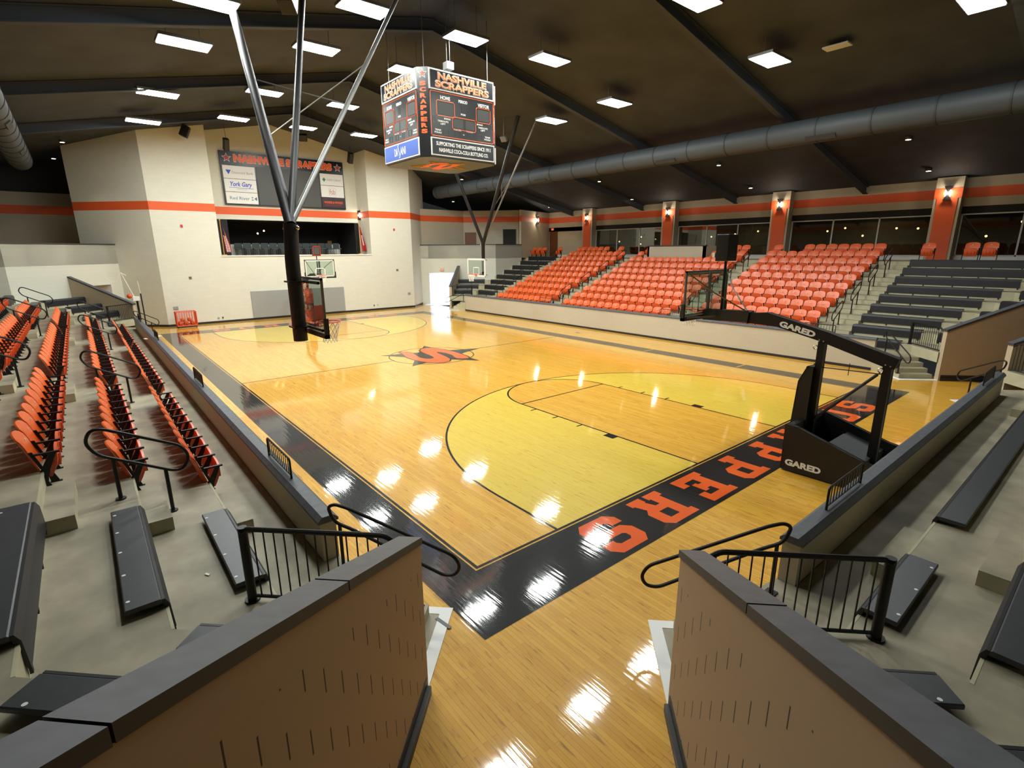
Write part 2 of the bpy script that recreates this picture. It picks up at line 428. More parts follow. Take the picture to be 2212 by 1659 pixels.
# boundary line, thin maple reveal, then the broad black border
def frame(a, b, z, m):
    fquad(-b, 28+b, -15.24-b, -15.24-a, z, m); fquad(-b, 28+b, a, b, z, m)
    fquad(-b, -a, -15.24-a, a, z, m); fquad(28+a, 28+b, -15.24-a, a, z, m)
frame(0, .05, Z2, 2)
fquad(-1.25, 29.25, .08, .79, Z2, 2); fquad(-1.25, 29.25, -16.03, -15.32, Z2, 2)
fquad(-1.25, -.08, -15.32, .08, Z2, 2); fquad(28.08, 29.25, -15.32, .08, Z2, 2)
for tx in (4.13, 8.45, 19.55, 23.87): fquad(tx-.03, tx+.03, -16.03, -15.32, Z3, 0)
fquad(13.975, 14.025, -15.24, CY-1.8, Z2, 2); fquad(13.975, 14.025, CY+1.8, 0, Z2, 2)
ring(14, CY, 1.83, LW, 0, 2*PI, Z2, 2, 96)
fquad(14.0, 14.3, -17.1, -16.95, Z2, 2)
# centre star with the S
SX, SY = 13.97, -7.8
star = []
for i in range(10):
    r_ = 2.4 if i % 2 == 0 else 1.0; a = -PI/2 + i*PI/5
    star.append((SX+r_*math.cos(a), SY+r_*math.sin(a)))
fpoly([star], Z3, 2)
S_ = [(15.59,-6.97),(15.33,-7.12),(14.95,-7.22),(14.45,-7.08),(13.87,-6.95),(13.50,-7.02),(13.36,-7.18),(13.40,-7.38),(13.75,-7.50),(14.30,-7.58),(14.85,-7.64),(15.30,-7.78),(15.62,-8.03),(15.66,-8.30),(15.45,-8.52),(15.05,-8.66),(14.60,-8.76),(14.0,-8.80),(13.4,-8.74),(12.9,-8.68),(12.60,-8.60),(12.42,-8.47),(12.50,-8.22),(12.72,-8.08),(13.0,-8.14),(13.45,-8.32),(13.95,-8.36),(14.35,-8.28),(14.48,-8.16),(14.25,-8.06),(13.75,-7.98),(13.2,-7.90),(12.75,-7.76),(12.42,-7.50),(12.35,-7.20),(12.46,-6.95),(12.72,-6.75),(13.10,-6.62),(13.6,-6.54),(14.18,-6.55),(14.7,-6.66),(15.15,-6.80),(15.5,-6.84)]
def grow(poly, d):
    n = len(poly); out = []
    cx = sum(p[0] for p in poly)/n
    ar = sum(poly[i][0]*poly[(i+1)%n][1]-poly[(i+1)%n][0]*poly[i][1] for i in range(n)); sg = 1 if ar > 0 else -1
    for i in range(n):
        a = Vector(poly[i-1]); b = Vector(poly[i]); c = Vector(poly[(i+1)%n])
        e = ((b-a).normalized()+(c-b).normalized()).normalized(); out.append((b.x+sg*e.y*d, b.y-sg*e.x*d))
    return out
fpoly([grow(S_, .07)], Z3+.0006, 2); fpoly([S_], Z4, 3)
# slab lettering SCRAPPERS on both end borders
GL = {
 'S': [[(1,.66),(1,.84),(.84,1),(.16,1),(0,.84),(0,.56),(.16,.40),(.66,.40),(.70,.36),(.70,.26),(.64,.20),(.36,.20),(.30,.26),(.30,.34),(0,.34),(0,.16),(.16,0),(.84,0),(1,.16),(1,.44),(.84,.60),(.36,.60),(.30,.64),(.30,.74),(.36,.80),(.64,.80),(.70,.74),(.70,.66)]],
 'C': [[(1,.66),(1,.84),(.84,1),(.16,1),(0,.84),(0,.16),(.16,0),(.84,0),(1,.16),(1,.34),(.70,.34),(.70,.26),(.64,.20),(.36,.20),(.30,.26),(.30,.74),(.36,.80),(.64,.80),(.70,.74),(.70,.66)]],
 'P': [[(0,0),(.50,0),(.50,.18),(.42,.18),(.42,.36),(.84,.36),(1,.50),(1,.86),(.84,1),(0,1),(0,.82),(.10,.82),(.10,.18),(0,.18)],[(.42,.54),(.42,.82),(.70,.82),(.70,.54)]],
 'R': [[(0,0),(.46,0),(.46,.18),(.40,.18),(.40,.38),(.54,.38),(.62,.18),(.58,.18),(.58,0),(1,0),(1,.18),(.94,.18),(.86,.40),(1,.52),(1,.86),(.84,1),(0,1),(0,.82),(.10,.82),(.10,.18),(0,.18)],[(.40,.56),(.40,.82),(.70,.82),(.70,.56)]],
 'A': [[(0,0),(.40,0),(.40,.18),(.34,.18),(.38,.30),(.62,.30),(.66,.18),(.60,.18),(.60,0),(1,0),(1,.18),(.92,.18),(.70,1),(.30,1),(.08,.18),(0,.18)],[(.42,.48),(.50,.78),(.58,.48)]],
 'E': [[(0,0),(1,0),(1,.34),(.76,.34),(.76,.20),(.40,.20),(.40,.40),(.54,.40),(.54,.34),(.70,.34),(.70,.66),(.54,.66),(.54,.60),(.40,.60),(.40,.80),(.76,.80),(.76,.66),(1,.66),(1,1),(0,1),(0,.82),(.10,.82),(.10,.18),(0,.18)]]}
for i, ch in enumerate('SCRAPPERS'):
    yc = -13.05+1.356*i; wd = .86; hg = .95
    for side in (0, 1):
        fn = (lambda p: p) if side == 0 else (lambda p: (28-p[0], -15.24-p[1]))
        fpoly([[fn((-.2-q[1]*hg, yc-wd/2+q[0]*wd)) for q in lp] for lp in GL[ch]], Z3, 3)
# pale floor of the corridor beyond the far right corner
fpoly([[(31.2,-20.2),(33.1,-18.3),(41.5,-26.7),(39.6,-28.6)]], .004, 4)
floor_ob = struct(fl, 'floor', FM)

# ------------------------------------------------------------------ concrete seating bowl
def side_stand(T1, T2, Lx, name, x_end_clip=None):
    """T1 maps the near end, T2 the mirrored far end; Lx = length between the mirror ends"""
    mb = MB()
    def cl(x, k): return x if x_end_clip is None or k < 5 else x
    for k in range(0, 10):
        y0 = yk(k) if k else 1.97; y1 = yk(k+1) if k < 9 else 18.0
        xa0, xb0 = (vx(k) if k else .6), Lx-(vx(k) if k else .6)
        xa1, xb1 = (vx(k+1) if k < 9 else vx(10)), Lx-(vx(k+1) if k < 9 else vx(10))
        if k == 0: xa1 = vx(1); xb1 = Lx-vx(1)
        if k == 9: y1 = 15.9; xa0 = vx(9); xb0 = Lx-vx(9); xa1 = xa0-.379*6.4; xb1 = Lx-xa1
        z = zk(k)
        mb.face([(xa0,y0,z),(xb0,y0,z),(xb1,y1,z),(xa1,y1,z)], 0)
        if k:
            z0 = zk(k-1); mb.face([(xa0,y0,z0),(xb0,y0,z0),(xb0,y0,z),(xa0,y0,z)], 1)
            mb.box(xa0, xb0, y0-.006, y0+.02, z-.04, z+.002, 1)      # bull-nose
    return mb
def diag_part(kmax=9, clip_d=None):
    """corner treads between the mitre line and the tunnel wall, in near-left coordinates"""
    mb = MB(); C_ = .45
    def P(k):   # mitre vertex and tunnel-side end of riser k
        a = (vx(k), yk(k)); t = (a[0]+a[1]-C_)/2; return a, (a[0]-t, a[1]-t)
    for k in range(1, kmax+1):
        a, b = P(k); z0, z1 = zk(k-1), zk(k)
        mb.face([(*b,z0),(*a,z0),(*a,z1),(*b,z1)], 1)
        if k < kmax: c, d = P(k+1)
        else:
            ds = (clip_d if clip_d else 12.0*1.0); c, d = P(k+1)
            if clip_d is None: c, d = P(k+7)
        mb.face([(*a,z1),(*c,z1),(*d,z1),(*b,z1)], 0)
        n = Vector((1,-1,0)).normalized()
    return mb
def walkway_corner():
    """walkway polygon beside the entry steps, and its edge faces"""
    mb = MB(); z = .61
    pts = [(vx(1), yk(1)), (-.645, 2.385), (.07, 1.67), (.6, 1.75), (.6, 1.97)]
    mb.face([(*p, z) for p in pts], 0)
    mb.face([(-.645,2.385,0),(.07,1.67,0),(.07,1.67,z),(-.645,2.385,z)], 1)
    mb.face([(.07,1.67,0),(.6,1.75,0),(.6,1.75,z),(.07,1.67,z)], 1)
    return mb
def entry_steps():
    """four risers up from the tunnel lane to the walkway (x+y grows uphill)"""
    mb = MB()
    us = [.62, 1.0, 1.38, 1.76]
    def P(u, v): return ((u+v)/2, (u-v)/2)     # u = x+y, v = x-y
    v0, v1 = -3.06, -1.52
    for i, u in enumerate(us):
        u1 = us[i+1] if i < 3 else 2.4
        mb.prism([P(u,v0), P(u,v1), P(u1,v1), P(u1,v0)], 0, .1525*(i+1)-(0.002 if i == 3 else 0), 1, 0)
    # side pedestal between the flight and the tunnel wall
    return mb
def threshold():
    mb = MB()
    def P(u, v): return ((u+v)/2, (u-v)/2)
    mb.prism([P(.23,-3.09), P(.23,-1.32), P(1.6,-1.32), P(1.6,-1.5), P(.44,-1.5), P(.44,-3.09)], 0, .012, 0)
    mb.prism([P(.44,-3.09), P(.44,-1.5), P(.62,-1.5), P(.62,-3.09)], 0, .008, 1)
    mb.prism([P(.62,-1.52), P(.62,-1.5), P(1.6,-1.5), P(1.6,-1.52)], 0, .008, 1)
    return mb
def tunnel_wall(smax, name, T, slots=True):
    """diagonal wall beside the entry: run s from its court end; sloped coping"""
    def P(s, u): v = -3.09-s*math.sqrt(2); return ((u+v)/2, (u-v)/2)
    sl = .409; zt = lambda s: 1.70+sl*s
    mb = MB(); u0, u1 = .23, .50
    a, b = P(0,u0), P(smax,u0); c, d = P(smax,u1), P(0,u1)
    N = 12
    for i in range(N):
        s0, s1 = smax*i/N, smax*(i+1)/N; p, q = P(s0,u0), P(s1,u0)
        mb.face([(*p,0),(*q,0),(*q,zt(s1)),(*p,zt(s0))], 0, uv=[(s0,0),(s1,0),(s1,zt(s1)),(s0,zt(s0))])
    mb.face([(*c,0),(*d,0),(*d,zt(0)),(*c,zt(smax))], 1)
    mb.face([(*d,0),(*a,0),(*a,zt(0)),(*d,zt(0))], 1); mb.face([(*b,0),(*c,0),(*c,zt(smax)),(*b,zt(smax))], 1)
    mb.face([(*a,zt(0)),(*b,zt(smax)),(*c,zt(smax)),(*d,zt(0))], 1)
    wob = struct(mb, name, ['tunnel' if slots else 'tunnelplain', 'wallplain'], T)
    # coping in lengths with open joints
    cp = MB(); s = -.015; e = .012; j = 0
    while s < smax:
        s1 = min(s+1.62, smax)
        poly = [P(s,u0-.02), P(s1-e,u0-.02), P(s1-e,u1+.03), P(s,u1+.03)]
        zz = [zt(s), zt(s1), zt(s1), zt(s)]
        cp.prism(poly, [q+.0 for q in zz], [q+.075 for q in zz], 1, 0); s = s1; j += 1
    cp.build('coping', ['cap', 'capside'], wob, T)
    tr = MB(); q0, q1 = P(.06, u0-.07), P(smax, u0-.07); q2, q3 = P(smax, u0), P(.06, u0)
    tr.prism([q0,q1,q2,q3], 0, .10, 0); q0, q1 = P(.06, u0-.012), P(smax, u0-.012)
    tr.prism([q0,q1,q2,q3], .1, .20, 0); tr.build('base_trim', 'trim', wob, T)
    return wob
def barrier(xa, xb, T, name, ms=('wall2',)):
    mb = MB(); mb.box(xa, xb, 1.76, 1.96, 0, 1.14, 0)
    o = struct(mb, name, list(ms), T)
    cp = MB()
    prof = [(0,0),(.26,0),(.26,.035),(.20,.09),(.06,.09),(0,.035)]
    cp.profile([(p[0], p[1]) for p in prof], (xa-.02, 1.73, 1.135), (0,1,0), (0,0,1), (1,0,0), 0, xb-xa+.04)
    cp.build('coping', 'cap', o, T)
    t = MB(); t.box(xa, xb, 1.74, 1.76, 0, .10); t.build('base_trim', 'trim', o, T)
    return o

# left and right stands along the sidelines
for T, nm in ((T_NL, 'left'), (T_NR, 'right')):
    struct(side_stand(T, None, 28.0, nm), 'seating_tier_'+nm, ['conc', 'riser'], T)
struct(side_stand(T_RN, None, 13.85, 'end'), 'seating_tier_end', ['conc', 'riser'], T_RN)
for i, (T, kmax) in enumerate(((T_NL,9),(T_NR,9),(T_RN,9),(T_RF,9),(T_FL,4),(T_FR,4))):
    struct(diag_part(kmax, clip_d=True if kmax == 4 else None), 'seating_tier_corner', ['conc', 'riser'], T)
    struct(walkway_corner(), 'walkway_corner', ['conc', 'riser'], T)
    struct(entry_steps(), 'entry_steps', ['conc', 'riser'], T)
    struct(threshold(), 'threshold', ['white', 'conc'], T)
    tunnel_wall(9.5 if kmax == 9 else 3.52, 'wall_tunnel', T, slots=(T is T_NL or T is T_RN))
barrier(.6, 27.4, T_NL, 'wall_barrier_left'); barrier(.6, 27.4, T_NR, 'wall_barrier_right')
barrier(.6, 13.25, T_RN, 'wall_barrier_end')
# aisle blocks: half steps in front of the risers
AIS = [(2.0, 3.2), (8.9, 10.1), (17.9, 19.1), (24.8, 26.0)]
def half_steps(T, aisles, name='aisle_steps'):
    for (xa, xb) in aisles:
        mb = MB()
        for k in range(1, 10): mb.prism([(xa,yk(k)-.29),(xb,yk(k)-.29),(xb,yk(k)),(xa,yk(k))], zk(k-1), zk(k-1)+.178, 1, 0)
        struct(mb, name, ['conc', 'riser'], T)
half_steps(T_NL, AIS); half_steps(T_NR, AIS)
half_steps(T_RN, [(1.55, 2.8), (11.05, 12.3)])

# ------------------------------------------------------------------ outer walls
def wallrun(pts, z0, z1, name, mi='wall', stripe=(6.86,7.34), T=None, thick=.2, closed=False, below=None):
    """vertical wall along a plan polyline with the orange band let into it"""
    mb = MB()
    zs = [z0] + ([stripe[0], stripe[1]] if stripe and z0 < stripe[0] < z1 else []) + [z1]
    for (a, b) in zip(pts, pts[1:]):
        a = Vector((*a,0)); b = Vector((*b,0)); t = (b-a).normalized(); nrm = Vector((-t.y, t.x, 0))*thick
        for i in range(len(zs)-1):
            m = 1 if len(zs) == 4 and i == 1 else 0
            q = [a, b, b+nrm, a+nrm]
            vs_ = [(p.x,p.y,zs[i]) for p in q]+[(p.x,p.y,zs[i+1]) for p in q]
            mb.mesh(vs_, [(0,1,5,4),(1,2,6,5),(2,3,7,6),(3,0,4,7),(0,3,2,1),(4,5,6,7)], m)
    return struct(mb, name, [mi, 'stripe'], T)
ZW = 7.85
RZ0, RSL, RYR = 12.75, .21, -7.8
def roofz(y): return RZ0-RSL*abs(y-RYR)
# window wall on the right (normal thickness goes outwards)
cols = [26.3, 18.2, 10.1, 1.85, -6.3]
mb = MB()
mb.box(-16, 31.6, -31.6, -31.3, 3.81, 4.02, 2)          # white curb
mb.box(-16, 31.6, -31.6, -31.3, 6.1, 6.45, 3)           # dark head
mb.box(-16, 31.6, -31.6, -31.28, 6.45, 6.86, 0); mb.box(-16, 31.6, -31.6, -31.28, 6.86, 7.34, 1); mb.box(-16, 31.6, -31.6, -31.28, 7.34, ZW, 0)
mb.box(26.3, 31.6, -31.6, -31.3, 4.02, 6.45, 0)
struct(mb, 'wall_right', ['wall2', 'stripe', 'white', 'dark'])
for c in cols:
    mb = MB(); mb.box(c-.55, c+.55, -31.35, -30.75, 3.81, ZW+.02, 0)
    mb.box(c-.42, c+.42, -30.75, -30.72, 3.85, 6.86, 1); mb.box(c-.56, c+.56, -30.76, -30.73, 6.86, 7.34, 1)
    struct(mb, 'wall_pilaster', ['wall2', 'stripe'])
for i, (a, b) in enumerate(zip(cols, cols[1:])):
    x1, x0 = a-.62, b+.62; n = 3
    fr = MB(); g = MB()
    fr.box(x0, x1, -31.34, -31.26, 6.04, 6.10); fr.box(x0, x1, -31.34, -31.26, 4.02, 4.07)
    for j in range(n+1):
        xx = x0+(x1-x0)*j/n; fr.box(xx-.035, xx+.035, -31.34, -31.26, 4.02, 6.1)
    o = struct(fr, 'window_%d' % (i+1), 'alu')
    g.box(x0, x1, -31.312, -31.30, 4.05, 6.06); g.build('window_pane', 'winglass', o)
# suite interior behind the windows
mb = MB(); mb.box(-16, 31.6, -36.2, -36.0, 3.6, 7.2); mb.box(-16, 31.6, -36, -31.6, 6.5, 6.7); mb.box(-16, 31.6, -36, -31.6, 3.6, 3.8)
mb.box(-16.2,-16,-36,-31.3,3.6,7); mb.box(25.8,26,-36,-31.6,3.6,7)
struct(mb, 'wall_suite', ['suite'])
# back wall: centre block with its recess
FX, RX = 32.4, 34.4
mb = MB()
def q(pts, m=0): mb.face(pts, m)
def wq(a, b, z0, z1, m=0): mb.face([(*a,z0),(*b,z0),(*b,z1),(*a,z1)], m)
def banded(a, b, z0, z1):
    if z1 <= 6.86 or z0 >= 7.34: wq(a, b, z0, z1)
    else:
        if z0 < 6.86: wq(a, b, z0, 6.86)
        wq(a, b, max(z0,6.86), 7.34, 1); wq(a, b, 7.34, z1)
ZT = 13.0
A0, A1 = (35.8, 3.4), (FX, 0.0); B0, B1 = (FX, -17.05), (35.2, -19.85)
banded(A0, A1, 0, ZT); banded(A1, (FX,-3.45), 0, ZT); wq((FX,-3.45), (FX,-13.6), 0, 4.2); banded((FX,-13.6), B0, 0, ZT); banded(B0, B1, 0, ZT)
banded((FX,-3.45), (RX,-3.45), 4.2, ZT); banded((RX,-13.6), (FX,-13.6), 4.2, ZT)
banded((RX,-3.45), (RX,-13.6), 6.55, ZT)
struct(mb, 'wall_back', ['wall', 'stripe', 'dark']); mb = MB()
mb.face([(FX,-13.6,4.2),(FX,-3.45,4.2),(39,-3.45,4.2),(39,-13.6,4.2)]); struct(mb, 'recess_floor', ['wall']); mb = MB()
# room behind the opening
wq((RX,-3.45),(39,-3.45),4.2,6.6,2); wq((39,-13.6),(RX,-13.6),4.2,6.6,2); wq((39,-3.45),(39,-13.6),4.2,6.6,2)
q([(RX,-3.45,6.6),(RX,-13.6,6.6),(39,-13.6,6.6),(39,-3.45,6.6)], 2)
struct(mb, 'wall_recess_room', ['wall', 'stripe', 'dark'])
mb = MB(); mb.box(FX-.05, FX+.12, -13.62, -3.43, 4.16, 4.23); struct(mb, 'trim_1', 'white')
mb = MB(); mb.box(36.0, 36.15, -12.6, -4.45, 4.2, 4.92); mb.box(35.98, 36.17, -12.62, -4.43, 4.92, 4.96); struct(mb, 'wall_press_partition', 'offwhite')
mb = MB(); mb.box(34.4, 34.5, -13.6, -13.28, 4.2, 6.55); mb.box(34.45, 34.6, -4.45, -3.45, 4.2, 6.55); mb.box(34.38,34.46,-13.6,-13.5,4.2,6.55)
struct(mb, 'wall_opening_jamb', 'dark')
mb = MB()
for a, b in ((A0,A1),(A1,B0),(B0,B1)):
    a3, b3 = Vector((*a,0)), Vector((*b,0)); t = (b3-a3).normalized(); n_ = Vector((t.y,-t.x,0)); n_ = n_ if n_.x < 0 else -n_
    p = [a3, b3, b3+n_*.02, a3+n_*.02]; mb.prism([(v.x,v.y) for v in p], 0, .13)
struct(mb, 'baseboard_back', 'trim')
# parapets over the far tunnels and the concourse walls behind them
def far_corner(T, left):
    ps = [(-6.35, 1.70), (-1.6, 6.45), (-1.85, 9.5)]
    # opening in the diagonal parapet: between the tunnel walls
    def D(u, v=-8.05): return ((u+v)/2, (u-v)/2)
    mb = MB(); z1 = 4.88
    u_in0, u_in1 = .23, -3.25
    def w2(a, b, z0, z): mb.face([(*a,z0),(*b,z0),(*b,z),(*a,z)], 0)
    w2(D(-4.7), D(u_in1), 0, z1); w2(D(u_in1), D(u_in0), 2.62, z1); w2(D(u_in0), ps[1], 0, z1); w2(ps[1], ps[2], 0, z1)
    for a, b in ((D(-4.7), ps[1]), (ps[1], ps[2])):
        a3, b3 = Vector(a), Vector(b); t = (b3-a3).normalized(); n_ = Vector((-t.y, t.x))
        if n_.x > 0: n_ = -n_
        mb.prism([tuple(a3), tuple(b3), tuple(b3+n_*.2), tuple(a3+n_*.2)], 3.8, z1, 0)
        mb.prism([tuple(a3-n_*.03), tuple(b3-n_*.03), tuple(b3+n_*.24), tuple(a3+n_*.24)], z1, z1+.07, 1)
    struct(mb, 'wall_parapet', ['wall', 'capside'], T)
    # corridor walls going on under the concourse
    c = MB(); E = -17.8
    for u in (u_in0, u_in1): a, b = D(u), D(u, E); c.face([(*a,0),(*b,0),(*b,2.62),(*a,2.62)])
    a, b = D(u_in0, E), D(u_in1, E); c.face([(*a,0),(*b,0),(*b,2.62),(*a,2.62)])
    c.face([(*D(u_in0),2.62),(*D(u_in1),2.62),(*D(u_in1,E),2.62),(*D(u_in0,E),2.62)])
    struct(c, 'wall_corridor', 'hall', T)
    d = MB(); d.face([(*D(-4.7),3.81),(*D(3.0),3.81),ps[1]+(3.81,),(-1.85,9.5,3.81),(-1.85,16,3.81),(-16,16,3.81),(-16,0,3.81)]); struct(d, 'concourse_floor', 'conc', T)
far_corner(T_FR, False); far_corner(T_FL, True)
wallrun([(34.5,-19.0),(34.5,-23.5),(31.0,-27.0)], 3.81, ZW, 'wall_back_right', 'wall2')
wallrun([(29.9,-26.35),(31.6,-31.3)], 3.81, ZW-.05, 'wall_corner_right', 'wall2')
wallrun([(41.0,7.0),(41.0,2.0)], 3.81, 8.2, 'wall_back_left', 'wall2', stripe=(6.86,7.4))
wallrun([(36.6,15.7),(36.6,11.4),(41.0,7.0)], 3.81, 8.2, 'wall_corner_left', 'wall2')
wallrun([(-16,15.9),(36.6,15.9)], 3.81, ZW, 'wall_left', 'wall2')
mb = MB(); mb.box(-16.2,-16,-31.6,15.9,0,13); struct(mb, 'wall_near', ['wall2'])
# fascia from the low concourse ceiling line up to the roof at the back
mb = MB(); mb.face([(42,3,ZW),(42,16,ZW),(42,16,13),(42,3,13)]); struct(mb, 'wall_fascia', ['steel'])
# ------------------------------------------------------------------ roof
mb = MB()
for (ya, yb) in ((-31.7, RYR), (RYR, 16.1)):
    mb.face([(-16.2,ya,roofz(ya)),(-16.2,yb,roofz(yb)),(43,yb,roofz(yb)),(43,ya,roofz(ya))])
struct(mb, 'ceiling', 'ceil')
for i, bx in enumerate((-9.5, -1.9, 5.7, 13.3, 20.9, 28.5)):
    mb = MB()
    for (ya, yb) in ((-31.5, RYR), (15.9, RYR)):
        d = .75
        for (dz0, dz1, hw) in ((.02,.05,.12),(.05,.40,.012),(.40,.43,.12)):
            mb.mesh([(bx-hw,ya,roofz(ya)-dz0),(bx+hw,ya,roofz(ya)-dz0),(bx+hw,yb,roofz(yb)-dz0),(bx-hw,yb,roofz(yb)-dz0),
                     (bx-hw,ya,roofz(ya)-dz1),(bx+hw,ya,roofz(ya)-dz1),(bx+hw,yb,roofz(yb)-dz1),(bx-hw,yb,roofz(yb)-dz1)],
                    [(0,3,2,1),(4,5,6,7),(0,1,5,4),(1,2,6,5),(2,3,7,6),(3,0,4,7)])
    struct(mb, 'ceiling_beam', 'beam')
# ------------------------------------------------------------------ words for labels
ORD = ['', 'first', 'second', 'third', 'fourth', 'fifth', 'sixth', 'seventh', 'eighth', 'ninth', 'tenth', 'eleventh', 'twelfth', 'thirteenth', 'fourteenth', 'fifteenth']
ROWN = ['', 'front row', 'second row', 'third row', 'fourth row', 'fifth row', 'sixth row', 'seventh row', 'eighth row', 'ninth row', 'top row']

# ------------------------------------------------------------------ folding stadium seat (local: faces -y, origin on the riser line at the lower tread)
def seat_proto():
    root = thing('stadium_seat', 'orange', 'seat')
    W2 = .262
    def sheet(rows, cols, fn, th):
        vs = []; 
        for sgn in (0, 1):
            for i in range(rows+1):
                for j in range(cols+1):
                    p, n = fn(i/rows, j/cols); vs.append(tuple(Vector(p)+Vector(n)*(th*sgn)))
        N = (rows+1)*(cols+1); fs = []
        for i in range(rows):
            for j in range(cols):
                a = i*(cols+1)+j; b = a+1; c = a+cols+2; d = a+cols+1
                fs.append((a,b,c,d)); fs.append((N+d,N+c,N+b,N+a))
        ed = [j for j in range(cols+1)]+[(i+1)*(cols+1)-1 for i in range(1,rows+1)]+[rows*(cols+1)+j for j in range(cols-1,-1,-1)]+[i*(cols+1) for i in range(rows-1,0,-1)]
        for k in range(len(ed)):
            a, b = ed[k], ed[(k+1)%len(ed)]; fs.append((b,a,N+a,N+b))
        return vs, fs
    def back(u, v):
        z = .34+.53*u; x = (v-.5)*2*W2*(1-.04*abs(u-.6)); 
        if u > .8: z -= .05*((abs(v-.5)*2)**3)*(u-.8)/.2
        if u > .8: x *= 1-.10*(u-.8)/.2*abs(v-.5)*2
        y = .035+.15*u+.05*max(0,u-.7) - .045*(1-(2*v-1)**2)*-1 - .02
        return (x, y, z), (0, 1, -.3)
    vs, fs = sheet(6, 6, back, .018); mb = MB(); mb.mesh(vs, fs)
    b = mb.build('seat_back', 'orange', root, smooth=True)
    def pan(u, v):
        z = .25+.37*u; x = (v-.5)*2*(W2-.035)
        if u > .75: z -= .045*((abs(v-.5)*2)**3)*(u-.75)/.25
        y = -.075-.10*u-.05*math.sin(PI*min(1,u*1.1))*(.6+.4*(1-(2*v-1)**2))
        return (x, y, z), (0, 1, .15)
    vs, fs = sheet(6, 6, pan, .03); mb = MB(); mb.mesh(vs, fs)
    for xx in (-.12, 0, .12): mb.box(xx-.012, xx+.012, -.185, -.14, .36, .52)
    mb.build('seat_pan', 'orange_shaded', root, smooth=True)
    def stand(sx):
        mb = MB(); x = sx*.28
        mb.box(x-.02, x+.02, -.205, .05, .585, .608)
        mb.profile([(-.17,.59),(-.10,.59),(.03,.36),(.03,.20),(-.03,.20),(-.06,.34)], (x-.012,0,0), (0,1,0), (0,0,1), (1,0,0), 0, .024)
        mb.profile([(.02,.40),(.10,.64),(.06,.64),(-.03,.36)], (x-.01,0,0), (0,1,0), (0,0,1), (1,0,0), 0, .02)
        mb.profile([(-.03,.22),(.03,.22),(-.01,.02),(-.07,0),(-.07,.0),(-.10,.0),(-.10,.02)], (x-.012,0,0), (0,1,0), (0,0,1), (1,0,0), 0, .024)
        mb.box(x-.02, x+.02, -.13, .0, .0, .014)
        return mb
    stand(1).build('armrest_stand', 'black', root)
    ex = stand(-1).build('armrest_stand', 'black', root)
    mb = MB(); mb.box(-.03, .03, .115, .121, .735, .765); mb.build('number_plate', 'tag', root)
    return root, ex
seat0, seat_extra = seat_proto()
index_children()
seat_used = [False]
PL_END = {}
def place_seat(x, y, z, rz, label, end):
    if not seat_used[0]:
        # first one: the prototype itself
        s = seat0; seat_used[0] = True
    else:
        s = seat0.copy(); COL.objects.link(s)
        for ch in KIDS[seat0.name]:
            if ch is seat_extra and not end: continue
            c = ch.copy(); COL.objects.link(c); c.parent = s
    s.location = (x, y, z); s.rotation_euler = (0, 0, rz); s['label'] = label; s['group'] = 'orange folding stadium seats'
    return s
def blk(i): return ('near block', 'middle block', 'far block')[i]
seats = []   # (distance, x, y, z, rz, label, end)
BLOCKS = [(3.3, 10), (10.12, 14), (19.1, 10)]
TOPROW = {0: [3.6,4.16,4.72,5.28,5.84,6.40,6.96, 8.65], 1: [10.6,11.16,17.6], 2: [20.2,21.6,22.2,22.76,23.3,23.9,24.4]}
for sidei, (T, nm, rz) in enumerate(((T_NL, 'left', 0), (T_NR, 'right', PI))):
    for k in range(1, 10 if sidei == 0 else 11):
        for bi, (xs, n) in enumerate(BLOCKS):
            if k == 10: xl = TOPROW[bi]
            else: xl = [xs+.28+.56*i for i in range(n)]
            for i, xx in enumerate(xl):
                if sidei == 1 and bi == 1 and k >= 9 and 12.1 < xx < 17.2: continue
                yy = yk(k) if k < 10 else yk(10)
                px, py = T[0](xx, yy); zz = zk(k-1)
                if not in_view((px, py, zz+.6), 140, 140): continue
                d = (Vector((px,py,zz))-CAM).length
                if k == 10: lab = 'orange folding seat on right concourse edge, %s, %s from its near end' % (blk(bi), ORD[i+1])
                else: lab = 'orange folding seat, %s stand, %s, %s, %s from its near aisle' % (nm, ROWN[k], blk(bi), ORD[i+1])
                seats.append((d, px, py, zz, rz, lab, (i == (0 if sidei == 0 else len(xl)-1))))
for xx, lab in ((1.6, 'lone orange seat in front of right window column, beyond the last aisle'), (.0, 'left of two orange seats in front of the rightmost window'), (-.64, 'right of two orange seats in front of the rightmost window'),
                (26.7, 'single orange seat beside the brown door at the back of right stand'), (28.6, 'left of three orange seats below the corner sconce'), (29.22, 'middle of three orange seats below the corner sconce'), (29.84, 'right of three orange seats below the corner sconce')):
    y_ = -16.85-yk(10)
    seats.append((0, xx, y_, zk(9), PI, lab, True))
seats.sort(key=lambda s: s[0])
for s in seats[:300]:
    place_seat(*s[1:6], s[6])
rest = seats[300:]
def merged(parts, name, label, group, cat):
    """far seats beyond the countable ones, as one object"""
    mb = MB(); mats = []
    base = []
    for ch in KIDS[seat0.name]:
        if ch is seat_extra or ch.name.startswith('number_plate'): continue
        nmz = ch.data.materials[0]
        if nmz not in mats: mats.append(nmz)
        base.append(([tuple(v.co) for v in ch.data.vertices], [tuple(p.vertices) for p in ch.data.polygons], mats.index(nmz)))
    for s in parts:
        for vs, fs, mi in base:
            sg = -1 if s[4] else 1
            mb.mesh([(s[1]+sg*v[0], s[2]+sg*v[1], s[3]+v[2]) for v in vs], fs, mi)
    o = mb.build(name, mats, smooth=True)
    return tag(o, label, cat, group, 'stuff')
if rest:
    merged(rest, 'distant_stadium_seats', 'far orange folding seats filling the upper and far rows of the right stand', 'orange folding stadium seats', 'seat')

